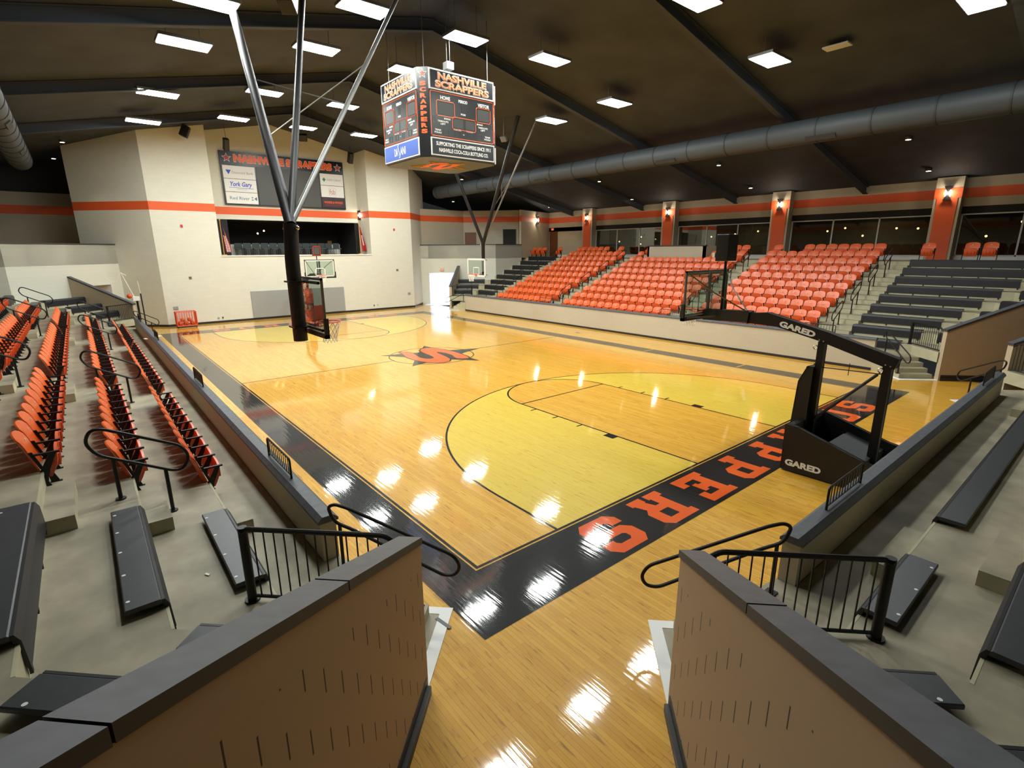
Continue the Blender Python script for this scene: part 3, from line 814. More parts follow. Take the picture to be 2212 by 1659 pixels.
# ------------------------------------------------------------------ benches (local: x along, origin on riser line at the lower tread, centre of length)
def bench_geo(n, a, b, ends=(0, 0)):
    """plank between a and b"""
def make_bench(x0, x1, y, z, T, label, near=True, diag=None, group='black riser mounted benches'):
    L = x1-x0
    if diag is None:
        loc = T[0]((x0+x1)/2, y); o0, o1 = T[0](x0, y), T[0](x1, y); up_ = T[0]((x0+x1)/2, y+1)
    else:
        (ax, ay), (bx, by), (nx, ny) = diag
        loc = T[0]((ax+bx)/2, (ay+by)/2); o0, o1 = T[0](ax, ay), T[0](bx, by); up_ = T[0]((ax+bx)/2+nx, (ay+by)/2+ny)
        L = math.hypot(bx-ax, by-ay)
    loc = Vector((*loc, z)); bk = (Vector((*up_, z))-loc).normalized()      # uphill
    al = Vector((0,0,1)).cross(bk).normalized()*-1
    root = thing('bench', label, 'bench', loc, group)
    def P(a, b, c): return loc+al*a+bk*b+Vector((0,0,c))
    pl = MB()
    prof = [(.035,.405),(.30,.405),(.31,.415),(.31,.445),(.30,.452),(.05,.452),(.035,.44)]
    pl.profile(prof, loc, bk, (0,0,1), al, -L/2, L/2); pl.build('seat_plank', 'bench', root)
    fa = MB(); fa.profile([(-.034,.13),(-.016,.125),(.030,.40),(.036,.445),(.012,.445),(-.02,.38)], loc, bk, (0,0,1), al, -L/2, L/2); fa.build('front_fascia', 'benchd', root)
    n = max(2, int(round(L/1.0))+1)
    for i in range(n):
        t = -L/2+.06+(L-.12)*i/(n-1)
        b = MB(); b.profile([(.04,.405),(.28,.405),(.20,.37),(.06,.35),(.03,.33),(-.008,.25),(-.008,.06),(-.03,.06),(-.03,.20),(.01,.36)], loc, bk, (0,0,1), al, t-.02, t+.02)
        b.build('bracket', 'benchd', root)
    if near:
        n = max(2, int(L/.42))
        for i in range(n):
            t = -L/2+.14+(L-.28)*i/max(1, n-1)
            b = MB(); c = P(t, .275, .4535); b.disc(c, .017, (0,0,1), .003, 10); b.build('number_plate', 'white', root)
    return root
def diag_ends(k, C_=.53, trim=.27):
    a = (vx(k), yk(k)); t0 = trim*.7071; t1 = (a[0]+a[1]-C_)/2
    return (a[0]-t0, a[1]-t0), (a[0]-t1, a[1]-t1), (-.7071, .7071)
def visible_seg(T, x0, x1, y, z):
    for i in range(9):
        x = x0+(x1-x0)*i/8
        if in_view((*T[0](x, y+.1), z+.44), 60, 60): return True
    return False
def stand_benches(T, nm, segs, rows=range(1, 10)):
    for k in rows:
        for (f, desc) in segs:
            x0, x1 = f(k)
            if x1-x0 < .4: continue
            if not visible_seg(T, x0, x1, yk(k), zk(k-1)): continue
            mid = T[0]((x0+x1)/2, yk(k)); near = (Vector((*mid, zk(k)))-CAM).length < 12
            make_bench(x0, x1, yk(k), zk(k-1), T, 'black backless bench, %s, %s, %s' % (nm, ROWN[k], desc), near)
stand_benches(T_NL, 'left stand', [(lambda k: (vx(k)+.38, 2.0), 'beside the camera corner'),
                                   (lambda k: (26.1, min(28-vx(k)-.4, 29.55)), 'at its far end')])
stand_benches(T_NR, 'right stand', [(lambda k: (vx(k)+.38, 2.0), 'at its near end right of the orange seats'),
                                    (lambda k: (26.1, min(28-vx(k)-.4, 29.55)), 'at its far end left of the orange seats')])
stand_benches(T_RN, 'end stand', [(lambda k: (vx(k)+.38, 1.52), 'between camera corner and aisle'), (lambda k: (2.84, 11.0), 'long middle piece'),
                                  (lambda k: (12.35, 13.85-vx(k)-.4), 'beyond its far aisle')])
for T, nm, rows in ((T_NL, 'left of the near tunnel', range(2, 8)), (T_RN, 'right of the near tunnel', range(2, 8)), (T_NR, 'behind the right tunnel', range(2, 10)), (T_RF, 'far end of end stand', range(2, 6)),
              (T_FL, 'far left corner', range(2, 5)), (T_FR, 'far right corner', range(2, 5))):
    for k in rows:
        a, b, n_ = diag_ends(k)
        if math.hypot(a[0]-b[0], a[1]-b[1]) < .5: continue
        vis = any(in_view((*T[0](a[0]+(b[0]-a[0])*i/4, a[1]+(b[1]-a[1])*i/4), zk(k-1)+.44), 60, 60) for i in range(5))
        mid = T[0]((a[0]+b[0])/2, (a[1]+b[1])/2)
        dd = (Vector((*mid, zk(k)))-CAM); 
        if not vis: continue
        make_bench(0, 0, 0, zk(k-1), T, 'black angled corner bench, %s, %s' % (nm, ROWN[k]), dd.length < 8, diag=(a, b, n_))
# ------------------------------------------------------------------ aisle handrails
def bend(pts, r=.1, n=5, closed=False):
    """round the corners of a polyline"""
    P = [Vector(p) for p in pts]; out = []; N = len(P)
    for i, p in enumerate(P):
        if not closed and i in (0, N-1): out.append(p); continue
        a = P[i-1]; b = P[(i+1) % N]; da = (a-p); db = (b-p); rr = min(r, da.length*.49, db.length*.49)
        s = p+da.normalized()*rr; e = p+db.normalized()*rr
        for k in range(n+1):
            t = k/n; out.append(s*(1-t)**2+p*2*t*(1-t)+e*t**2)
    return out
def aisle_rail(T, xc, k, label, near=True):
    y, z = yk(k), zk(k-1)
    def P(yy, zz, xx=xc): return (*T[0](xx, yy), zz)
    root = thing('handrail', label, 'handrail', P(y, z), 'black looped aisle handrails')
    yo, zo = y-3.645, z-.966
    loop = [P(3.88+yo, 2.30+zo), P(3.08+yo, 1.88+zo), P(3.00+yo,1.70+zo), P(3.10+yo,1.54+zo), P(3.22+yo, 1.55+zo), P(3.98+yo, 1.97+zo), P(4.07+yo,2.16+zo), P(4.0+yo,2.30+zo)]
    n = 8 if near else 5
    mb = MB(); mb.tube(bend(loop, .13, 4, True), .021, n, closed=True); mb.build('rail_loop', 'black', root, smooth=True)
    for yy, zb, zt in ((3.30, .966, 1.60), (3.83, 1.3216, 1.89)):
        mb = MB(); mb.tube([P(yy+yo, zb+zo), P(yy+yo, zt+zo)], .024, n); mb.disc(P(yy+yo, zb+zo+.008), .06, (0,0,1), .016, 12); mb.build('post', 'black', root)
AN_L = ['nearest aisle', 'second aisle', 'third aisle', 'farthest aisle']
for T, nm, cs, an in ((T_NL, 'left stand', [2.6, 9.5, 18.5, 25.4], AN_L), (T_NR, 'right stand', [2.6, 9.5, 18.5, 25.4], ['nearest aisle', 'second aisle', 'third aisle', 'farthest aisle']), (T_RN, 'end stand', [2.15, 11.7], ['aisle beside camera', 'far aisle'])):
    for ci, c in enumerate(cs):
        for j, k in enumerate((2, 4, 6, 8)):
            p = (*T[0](c, yk(k)+.1), zk(k)+.7)
            if not in_view(p, 60, 60): continue
            aisle_rail(T, c, k, 'black looped handrail, %s, %s, %s going up' % (nm, an[ci], ORD[j+1]), (Vector(p)-CAM).length < 15)
# picket guards on the barrier coping at each aisle foot
def guard(T, xa, xb, label):
    P = lambda x, z: (*T[0](x, 1.86), z)
    root = thing('barrier_guard', label, 'guard rail', P((xa+xb)/2, 1.22), 'picket guards on the barrier copings')
    mb = MB(); mb.tube(bend([P(xa,1.20), P(xa,1.53), P(xb,1.53), P(xb,1.20)], .05, 3), .016, 8); mb.tube([P(xa,1.27), P(xb,1.27)], .011, 6); mb.build('rail_frame', 'black', root)
    n = int((xb-xa)/.10)
    for i in range(1, n):
        x = xa+(xb-xa)*i/n; mb = MB(); mb.tube([P(x,1.27), P(x,1.53)], .007, 4); mb.build('picket', 'black', root)
for T, nm, ais, an in ((T_NL, 'left barrier', AIS, AN_L), (T_NR, 'right barrier', AIS, AN_L), (T_RN, 'end barrier', [(1.55,2.8),(11.05,12.3)], ['aisle beside camera', 'far aisle'])):
    for i, (a, b) in enumerate(ais):
        guard(T, a+.02, b-.02, 'short black picket guard on %s coping, at %s' % (nm, an[i]))
# entry stair handrails and picket panels at each corner
def P2(u, v, z): return ((u+v)/2, (u-v)/2, z)
def stair_rail(T, label):
    def P(u, v, z): x, y, zz = P2(u, v, z); return (*T[0](x, y), zz)
    root = thing('handrail', label, 'handrail', P(1.2, -1.58, .3), 'entry stair handrails')
    v = -1.56
    pts = [P(.10,v,.62), P(.02,v,.74), P(.12,v,.88), P(1.95,v,1.46), P(2.16,v,1.50), P(2.28,v,1.46), P(2.20,v,1.26), P(1.9,v,1.18), P(.30,v,.60)]
    mb = MB(); mb.tube(bend(pts, .12, 4, True), .021, 8, closed=True); mb.build('rail_loop', 'black', root, smooth=True)
    for u, zb, zt in ((.80, .1525, .76), (2.10, .61, 1.24)):
        mb = MB(); mb.tube([P(u,v,zb), P(u,v,zt)], .022, 8); x = P(u,v,zb); mb.box(x[0]-.06,x[0]+.06,x[1]-.06,x[1]+.06,zb,zb+.012); mb.build('post', 'black', root)
def picket_panel(T, label):
    def P(u, v, z): x, y, zz = P2(u, v, z); return (*T[0](x, y), zz)
    v = -3.10; ua, ub = 2.78, .52; zt, zb = 1.78, 1.02
    root = thing('picket_railing', label, 'railing', P(1.6, v, .966), 'picket railings above the entry stairs')
    mb = MB(); mb.tube([P(ua,v,.966), P(ua,v,zt+.02)], .045, 10); mb.disc(P(ua,v,.975), .075, (0,0,1), .018, 14); mb.build('end_post', 'black', root, smooth=True)
    mb = MB(); mb.tube(bend([P(ua,v-.06,zt-.02), P(ua-.05,v,zt), P(ub+.2,v,zt), P(ub,v,zt-.10)], .05, 3), .026, 8); mb.build('top_rail', 'black', root, smooth=True)
    mb = MB(); mb.tube([P(ua,v,zb), P(ub,v,zb)], .018, 8); mb.build('bottom_rail', 'black', root)
    n = 15
    for i in range(1, n):
        u = ua+(ub-ua)*i/n; mb = MB(); mb.tube([P(u,v,zb), P(u,v,zt)], .008, 5); mb.build('picket', 'black', root)
for T, nm in ((T_NL, 'near stairs left of the tunnel'), (T_RN, 'near stairs right of the tunnel'), (T_NR, 'stairs at near end of right stand'), (T_RF, 'stairs at far end of end stand'), (T_FL, 'stairs in the far left corner'), (T_FR, 'stairs in the far right corner')):
    stair_rail(T, 'black looped handrail on the entry '+nm); picket_panel(T, 'black picket railing over the entry '+nm)
# ------------------------------------------------------------------ high bay lamps
def lamp(x, y, z, label, ry=0):
    root = thing('high_bay_lamp', label, 'lamp', (x, y, z), 'rectangular high bay lamps')
    mb = MB(); mb.box(x-.42, x+.42, y-.72, y+.72, z+.03, z+.12); mb.box(x-.08, x+.08, y-.3, y+.3, z+.12, z+.2); mb.build('housing', 'grey', root, bevel=.01)
    mb = MB(); mb.box(x-.38, x+.38, y-.68, y+.68, z+.012, z+.03); mb.build('lens', M_['lens'], root)
    rt = roofz(y)
    for yy in (y-.45, y+.45):
        mb = MB(); mb.tube([(x,yy,z+.12),(x,yy,rt+.0)], .008, 5); mb.build('hanger_rod', 'grey', root)
    ld = bpy.data.lights.new('lamp_light', 'AREA'); ld.shape = 'RECTANGLE'; ld.size = .74; ld.size_y = 1.34; ld.energy = LAMP_W; ld.color = (.95, 1.0, .96)
    lo = bpy.data.objects.new('lamp_light', ld); COL.objects.link(lo); lo.parent = root; lo.location = (0,0,0)
M_['lens'] = emis('lamp lens', (250, 253, 250), 30)
ROWS = [('over the left sideline', .15, 10.55, [11.1, 14.6, 21.2, 27.0, 5.2]), ('left of the middle', -3.85, 11.2, [4.4, 10.5, 14.4, 20.9, 26.8]),
        ('down the middle', -7.9, 11.5, [4.6, 11.2, 15.4, 22.1, 28.1]), ('right of the middle', -10.95, 11.2, [4.2, 10.2, 16.4, 21.4, 26.5]), ('over the right sideline', -15.35, 10.55, [-1.3, 4.1, 10.75, 14.7, 22.0, 28.0])]
for rn, y, z, xs in ROWS:
    xs = sorted(xs)
    for i, x in enumerate(xs): lamp(x, y, z, 'glowing rectangular high bay lamp, row %s, %s from the camera' % (rn, ORD[i+1]))
# recessed round lights over the stands
def downlight(x, y, z, label):
    root = thing('downlight', label, 'light', (x, y, z), 'small round downlights')
    mb = MB(); mb.disc((x,y,z+.06), .14, (0,0,1), .12, 18); mb.build('housing', 'steel', root, smooth=True)
    mb = MB(); mb.disc((x,y,z-.006), .10, (0,0,1), .012, 18); mb.build('lens', M_['dl'], root)
    ld = bpy.data.lights.new('downlight_light', 'SPOT'); ld.energy = 60; ld.spot_size = 1.6; ld.color = (1, .80, .5); ld.shadow_soft_size = .1
    lo = bpy.data.objects.new('downlight_light', ld); COL.objects.link(lo); lo.parent = root; lo.location = (0,0,-.03)
M_['dl'] = emis('warm lens', (255, 240, 200), 9)
for i, x in enumerate((2.4, 11.2, 20.0, 28.8)): downlight(x, -25.0, roofz(-25)-.14, 'small round downlight over right stand, lower row, %s from the camera' % ORD[i+1])
for i, x in enumerate((2.5, 11.4, 20.5, 29.5)): downlight(x, -29.3, roofz(-29.3)-.14, 'small round downlight over right concourse, upper row, %s from the camera' % ORD[i+1])
downlight(30.6, -20.8, roofz(-20.8)-.14, 'small round downlight beside the far right end of the hanging duct')
downlight(36.5, -23.8, roofz(-23.8)-.6, 'small round downlight above the far right concourse doors')
downlight(32.6, 3.3, roofz(3.3)-.3, 'small round downlight left of the back block, higher one')
downlight(38.5, 3.8, roofz(3.8)-.3, 'small round downlight left of the back block, lower one')
# sconces
def sconce(x, y, z, nrm, label, pw=26):
    root = thing('wall_sconce', label, 'wall light', (x, y, z), 'black bow tie wall sconces')
    n_ = Vector(nrm).normalized(); t = Vector((-n_.y, n_.x, 0)); u = Vector((0,0,1))
    mb = MB()
    for s in (1, -1): mb.profile([(-.17,s*.34),(.17,s*.34),(.035,s*.05),(-.035,s*.05)] if s == 1 else [(-.035,-.05),(.035,-.05),(.17,-.34),(-.17,-.34)], (x,y,z), t, u, n_, .02, .16)
    mb.build('shade', 'black', root)
    mb = MB(); mb.profile([(-.10,-.16),(-.04,0),(-.10,.16),(-.15,0)], (x,y,z), t, u, n_, .05, .12); mb.profile([(.10,-.16),(.15,0),(.10,.16),(.04,0)], (x,y,z), t, u, n_, .05, .12); mb.build('diffuser', M_['sc'], root)
    ld = bpy.data.lights.new('sconce_light', 'POINT'); ld.energy = pw; ld.color = (1, .86, .66); ld.shadow_soft_size = .08
    lo = bpy.data.objects.new('sconce_light', ld); COL.objects.link(lo); lo.parent = root; lo.location = n_*.30
M_['sc'] = emis('sconce diffuser', (255, 250, 238), 26)
for i, c in enumerate(cols[:4]): sconce(c, -30.72, 7.1, (0,1,0), 'lit bow tie sconce on the window wall, %s column from the right' % ORD[4-i])
sconce(30.75, -28.95, 7.05, (-1,.34,0), 'lit bow tie sconce on the plain corner wall beyond the right stand', 40)
sconce(34.0, -13.62, 7.1, (0,1,0), 'tiny lit light at the right end of the back recess stripe', 4)

# ------------------------------------------------------------------ ducts
def duct(y, z, r, x0, x1, label, seg):
    root = thing('round_duct', label, 'air duct', ((x0+x1)/2, y, z), 'round air ducts')
    mb = MB(); mb.tube([(x0,y,z),(x1,y,z)], r, 28); mb.build('duct_run', 'duct', root, smooth=True)
    x = x0+1
    while x < x1:
        mb = MB(); mb.tube([(x-.03,y,z),(x+.03,y,z)], r+.02, 28); mb.build('joint_band', 'steel', root, smooth=True); x += seg
    for i, gx in enumerate((-4, 3.9, 11.0, 20.2, 26.4)):
        if x0 < gx < x1:
            s = 1 if y < -7.8 else -1
            mb = MB(); c = Vector((gx, y+s*r*.72, z-r*.72)); mb.obox(c, (1,0,0), (0,s,-1), (0,1,s), .55, .03, .10); mb.build('grille', 'steel', root)
duct(-20.0, 9.03, .47, -14, 33, 'long round dark duct hanging over the right stand', 1.9)
duct(5.12, 9.0, .48, -10, 32, 'round ribbed duct hanging over the left stand', 1.4)
def roof_unit(x, y, z, sx, sy, sz, name, label, cat, mt):
    root = thing(name, label, cat, (x, y, z)); mb = MB(); mb.box(x-sx,x+sx,y-sy,y+sy,z,z+sz); mb.build('case', mt, root, bevel=.01)
    for dx in (-sx*.7, sx*.7):
        mb = MB(); mb.tube([(x+dx,y,z+sz),(x+dx,y,roofz(y)+.02)], .008, 5); mb.build('hanger_rod', 'grey', root)
    return root
roof_unit(2.45, -16.4, 10.75, .38, .22, .05, 'return_grille', 'small pale grille hung below the roof, upper right', 'grille', 'offwhite')
roof_unit(11.75, -7.5, 10.62, .14, .14, .24, 'wireless_access_box', 'small white box hung above the centre scoreboard', 'box', 'white')
def speaker(x, y, z, rz, label, w=.42, h=.62):
    root = thing('loudspeaker', label, 'speaker', (x, y, z), 'black hanging loudspeakers')
    c = Vector((x,y,z)); ax = Vector((math.cos(rz), math.sin(rz), 0)); ay = Vector((-math.sin(rz)*.9, math.cos(rz)*.9, -.42)).normalized(); az = ax.cross(ay)
    mb = MB(); mb.obox(c, ax, ay, az, w/2, .2, h/2); mb.build('cabinet', 'black', root, bevel=.02)
    mb = MB(); mb.obox(c+ay*.205, ax, ay, az, w/2-.03, .006, h/2-.03); mb.build('grille_cloth', 'steel', root)
    mb = MB(); mb.tube([c+az*(-h/2 if az.z < 0 else h/2), (x,y,roofz(y)+.02)], .015, 6); mb.build('hanger_rod', 'grey', root)
speaker(8.5, -1.0, 10.15, -2.2, 'grey faced loudspeaker cropped by the top edge of the picture', .36, .6)
speaker(31.6, -2.3, 11.2, PI-.3, 'black loudspeaker high before the left part of the back wall')
speaker(32.6, -4.6, 10.9, PI/2, 'narrow black loudspeaker left above the wall screen', .3, .7)
speaker(32.6, -12.6, 10.9, PI/2, 'narrow black loudspeaker right above the wall screen', .3, .7)
speaker(31.8, -9.0, 11.7, PI/2-.4, 'dark loudspeaker cluster above the middle of the wall screen', .7, .4)
def floodlight(x, y, z, label):
    root = thing('floodlight', label, 'floodlight', (x,y,z)); mb = MB(); mb.obox((x,y,z), (1,.4,0), (-.4,1,-.6), (0,.5,1), .16, .1, .14); mb.build('housing', 'grey', root, bevel=.02)
    mb = MB(); mb.tube([(x,y,z),(x,y,roofz(y)+.02)], .015, 6); mb.build('hanger_rod', 'grey', root)
floodlight(17.9, -14.9, 10.2, 'small grey floodlight at top of right side suspended goal post')

# ------------------------------------------------------------------ portable baskets
def hoop_net(mb, c, r=.225, h=.42):
    n = 12; c = Vector(c)
    lev = [(0,1.0),(.08,.92),(.17,.8),(.26,.68),(.34,.6),(h,.62)]
    for i in range(len(lev)-1):
        for k in range(n):
            a0 = 2*PI*(k+(.5 if i%2 else 0))/n
            for s in (.5, -.5):
                a1 = a0+2*PI*s/n
                p = c+Vector((math.cos(a0)*r*lev[i][1], math.sin(a0)*r*lev[i][1], -lev[i][0])); q_ = c+Vector((math.cos(a1)*r*lev[i+1][1], math.sin(a1)*r*lev[i+1][1], -lev[i+1][0]))
                mb.tube([p,q_], .006, 3, cap=False)
def board(root, P, w=.915, z0=2.9, z1=3.97, frame='grey', pad=True, border='white'):
    """P(a, b, z): a = out of the board towards the court, b = sideways"""
    def bx(a0,a1,b0,b1,c0,c1,name,mt,par=root,bev=0):
        mb = MB(); vs = [P(a,b,c) for c in (c0,c1) for a,b in ((a0,b0),(a1,b0),(a1,b1),(a0,b1))]
        mb.mesh(vs, [(0,3,2,1),(4,5,6,7),(0,1,5,4),(1,2,6,5),(2,3,7,6),(3,0,4,7)]); return mb.build(name, mt, par, bevel=bev)
    g = bx(-.006,.006,-w+.02,w-.02,z0+.02,z1-.02,'glass_panel','glass')
    mb = MB()
    def ad(a0,a1,b0,b1,c0,c1):
        vs = [P(a,b,c) for c in (c0,c1) for a,b in ((a0,b0),(a1,b0),(a1,b1),(a0,b1))]; mb.mesh(vs, [(0,3,2,1),(4,5,6,7),(0,1,5,4),(1,2,6,5),(2,3,7,6),(3,0,4,7)])
    for s in (-1,1): ad(-.025,.012,min(s*w,s*(w-.045)),max(s*w,s*(w-.045)),z0,z1)
    ad(-.025,.012,-w,w,z0,z0+.045); ad(-.025,.012,-w,w,z1-.045,z1); mb.build('board_frame', frame, root)
    mb = MB()
    for s in (-1,1): ad(.0065,.009,min(s*.305,s*.255),max(s*.305,s*.255),3.02,3.47)
    ad(.0065,.009,-.305,.305,3.42,3.47); ad(.0065,.009,-.305,.305,3.02,3.06)
    if border:
        for s in (-1,1): ad(.0065,.009,min(s*(w-.05),s*(w-.10)),max(s*(w-.05),s*(w-.10)),z0+.05,z1-.05)
        ad(.0065,.009,-w+.05,w-.05,z1-.10,z1-.05); ad(.0065,.009,-w+.05,w-.05,z0+.05,z0+.10)
    mb.build('target_square', 'white', g)
    if pad:
        mb = MB()
        for s in (-1,1): ad(-.04,.04,min(s*(w+.03),s*(w-.03)),max(s*(w+.03),s*(w-.03)),z0-.05,z0+.33)
        ad(-.04,.04,-w-.03,w+.03,z0-.05,z0+.02); mb.build('edge_padding', 'blackmat', root)
    def rim(mt):
        c = Vector(P(.38, 0, 3.05)); mb = MB(); mb.tube([c+Vector((.2286*math.cos(2*PI*k/28), .2286*math.sin(2*PI*k/28), 0)) for k in range(28)], .011, 8, closed=True)
        vs = [P(a,b,cz) for cz in (2.98,3.05) for a,b in ((.0,-.09),(.16,-.06),(.16,.06),(.0,.09))]; mb.mesh(vs, [(0,3,2,1),(4,5,6,7),(0,1,5,4),(1,2,6,5),(2,3,7,6),(3,0,4,7)])
        mb.tube([P(.02,-.13,2.95), P(.3,-.2,3.04)], .008, 5); mb.tube([P(.02,.13,2.95), P(.3,.2,3.04)], .008, 5)
        r_ = mb.build('rim', mt, root); nb = MB(); hoop_net(nb, c); nb.build('net', 'net', r_)
    return rim
def portable(ox, sgn, label, padm, letters):
    """board plane at ox+1.2*sgn"""
    root = thing('portable_basketball_goal', label, 'basketball hoop', (ox, CY, 0), 'portable basketball goals')
    def P(x, y, z): return (ox+sgn*x, CY+sgn*y, z)
    def prof(poly, y0, y1, name, mt, par=root, bev=0):
        mb = MB(); mb.profile(poly, P(0,0,0), (sgn,0,0), (0,0,1), (0,sgn,0), y0, y1); return mb.build(name, mt, par, bevel=bev)
    side = [(-1.27,.03),(-1.27,.98),(-1.50,.98),(-2.68,.62),(-3.02,.56),(-3.02,.03)]
    for s in (-1, 1):
        o = prof(side, s*.75-.03, s*.75+.03, 'base_side_panel', padm, bev=.01)
        if s == 1 or sgn == -1:
            sp = o
            if (s == 1): lp = o
    prof([(-1.27,.03),(-1.27,.97),(-1.40,.97),(-1.40,.03)], -.72, .72, 'base_front_pad', padm, bev=.01)
    prof([(-1.40,.05),(-1.40,.34),(-1.75,.34),(-1.95,.66),(-2.62,.46),(-2.62,.30),(-3.0,.30),(-3.0,.05)], -.72, .72, 'ballast_box', 'steel')
    prof([(-1.95,.665),(-2.62,.465),(-2.62,.48),(-1.95,.68)], -.45, .45, 'ballast_lid', 'greylid')
    for name, xa, xb, za, zb in (('front_mast', -1.52, -1.40, .34, 2.62), ('rear_mast', -2.70, -2.56, .30, 2.30)):
        prof([(xa,za),(xb,za),(xb+(.0),zb),(xa+(.0),zb)], -.065, .065, name, 'black', bev=.008)
    prof([(-1.14,.86),(-1.42,.86),(-1.40,2.10),(-1.30,2.10),(-1.17,1.78)], -.19, .19, 'mast_pad', padm, bev=.02)
    boom = prof([(.10,3.06),(-.33,3.10),(-1.55,2.83),(-2.80,2.47),(-2.74,2.28),(-2.58,2.30),(-1.40,2.64),(-.56,2.84),(.10,2.86)], -.085, .085, 'boom', 'black', bev=.01)
    prof([(1.14,3.05),(1.06,3.07),(.08,3.09),(.08,2.85),(1.14,2.85)], -.12, .12, 'boom_pad', 'blackmat', bev=.02)
    mb = MB()
    for x, z in ((-1.42,2.66),(-1.50,2.64),(-2.60,2.34),(-2.68,2.32)):
        for s in (1,-1): mb.disc(P(x, s*.09, z), .014, (0,1,0), .02, 8)
    mb.build('bolt', 'chrome', boom)
    mb = MB()
    for x, z in ((-1.36,2.50),(-2.53,2.22)): mb.tube([Vector(P(x+.0, .075, z))+Vector((.04*math.cos(a*PI/6), 0, .04*math.sin(a*PI/6))) for a in range(12)], .009, 6, closed=True)
    mb.build('eye_ring', 'chrome', root)
    mb = MB(); mb.tube([P(-2.48,.02,2.12), P(-1.55,.02,1.05)], [.03,.03], 10); mb.tube([P(-2.55,.02,2.2), P(-2.48,.02,2.12)], .012, 6); mb.tube([P(-1.62,.02,1.12), P(-1.52,.02,1.0)], .036, 10); mb.build('lift_spring', 'steel', root, smooth=True)
    mb = MB(); mb.tube([P(-1.50,.02,2.10), P(-2.55,.02,2.14)], .010, 6); mb.tube([P(-2.0,.02,2.02), P(-2.0,.02,2.26)], .007, 5); mb.build('lock_rod', 'black', root)
    mb = MB(); mb.mesh([P(-2.575,-.03,1.3), P(-2.575,.03,1.3), P(-2.575,.03,1.75), P(-2.575,-.03,1.75), P(-2.555,-.03,1.3), P(-2.555,.03,1.3), P(-2.555,.03,1.75), P(-2.555,-.03,1.75)], [(0,3,2,1),(4,5,6,7),(0,1,5,4),(1,2,6,5),(2,3,7,6),(3,0,4,7)])
    mb.build('height_gauge', 'tag', root)
    mb = MB()
    for x in (-1.45, -2.85):
        for y in (-.6, .6): mb.disc(P(x, y, .045), .045, (0,1,0), .04, 12)
    mb.build('caster', 'black', root)
    rim = board(root, lambda a, b, z: P(1.2+a, b, z), frame='grey', pad=True); rim('rimorange')
    mb = MB()
    for s in (-1, 1):
        mb.tube([P(1.16,s*.82,3.9), P(.75,s*.45,3.5), P(.18,s*.03,3.1)], .016, 6)
        mb.tube([P(1.14,s*.86,2.93), P(.9,s*.3,2.93), P(.8,0,2.95)], .02, 6)
    mb.build('brace', 'grey', root)
    mb = MB(); mb.profile([(-.05,2.9),(.05,2.9),(.05,3.95),(-.05,3.95)], P(1.14,0,0), (0,sgn,0), (0,0,1), (sgn,0,0), -.03, .0); mb.build('centre_stile', 'grey', root)
    # shot clock on its pole
    mb = MB(); mb.tube([P(.78,.0,3.08), P(.78,0,4.2)], .03, 8); mb.build('clock_pole', 'black', root, smooth=True)
    mb = MB(); 
    x0, x1, y0, y1 = .64, .93, -.21, .21
    vs = [P(a,b,c) for c in (4.18,4.76) for a,b in ((x0,y0),(x1,y0),(x1,y1),(x0,y1))]; mb.mesh(vs, [(0,3,2,1),(4,5,6,7),(0,1,5,4),(1,2,6,5),(2,3,7,6),(3,0,4,7)])
    ck = mb.build('shot_clock', 'boardbk', root, bevel=.012)
    mb = MB()
    for (a, b) in (((x1+.003,y0+.05),(x1+.003,y1-.05)),((x0-.003,y1-.05),(x0-.003,y0+.05)),((x0+.05,y0-.003),(x1-.05,y0-.003)),((x1-.05,y1+.003),(x0+.05,y1+.003))): mb.face([P(*a,4.25),P(*b,4.25),P(*b,4.70),P(*a,4.70)])
    mb.build('clock_face', 'screen' if not letters else 'boardbk', ck)
    if not letters:
        mb = MB()
        for b0,b1,c0,c1 in ((-.22,-.19,4.18,4.76),(.19,.22,4.18,4.76),(-.22,.22,4.18,4.21),(-.22,.22,4.73,4.76)):
            vs = [P(a,b,c) for c in (c0,c1) for a,b in ((.934,b0),(.944,b0),(.944,b1),(.934,b1))]; mb.mesh(vs, [(0,3,2,1),(4,5,6,7),(0,1,5,4),(1,2,6,5),(2,3,7,6),(3,0,4,7)])
        mb.build('clock_light_strip', 'rimred', ck)
    if letters:
        mb = MB(); mb.box(*sorted((ox+.94*sgn, ox+1.0*sgn)), CY+.14, CY+.22, 4.26, 4.36); mb.build('power_pack', 'white', ck)
        text('GARED', 'signw', lp, P(-1.69,.784,.20), (-1,0,0) if sgn == 1 else (1,0,0), (0,0,1), width=.68, height=.135, bold=.05)
        dz = Vector((-1.22,0,-.27)).normalized()
        text('GARED', 'signw', boom, P(-.97,.088,2.83), tuple(dz), (0-.216*1,0,.976), width=.74, height=.125, bold=.05)
    return root
M_['greylid'] = mat('grey lid', (74, 78, 80), .5)
portable(0.0, 1, 'black portable basketball goal at the near baseline with padded base', 'blackmat', True)
portable(28.0, -1, 'portable basketball goal at the far baseline, seat reflection painted into its pads', 'tintpad', False)

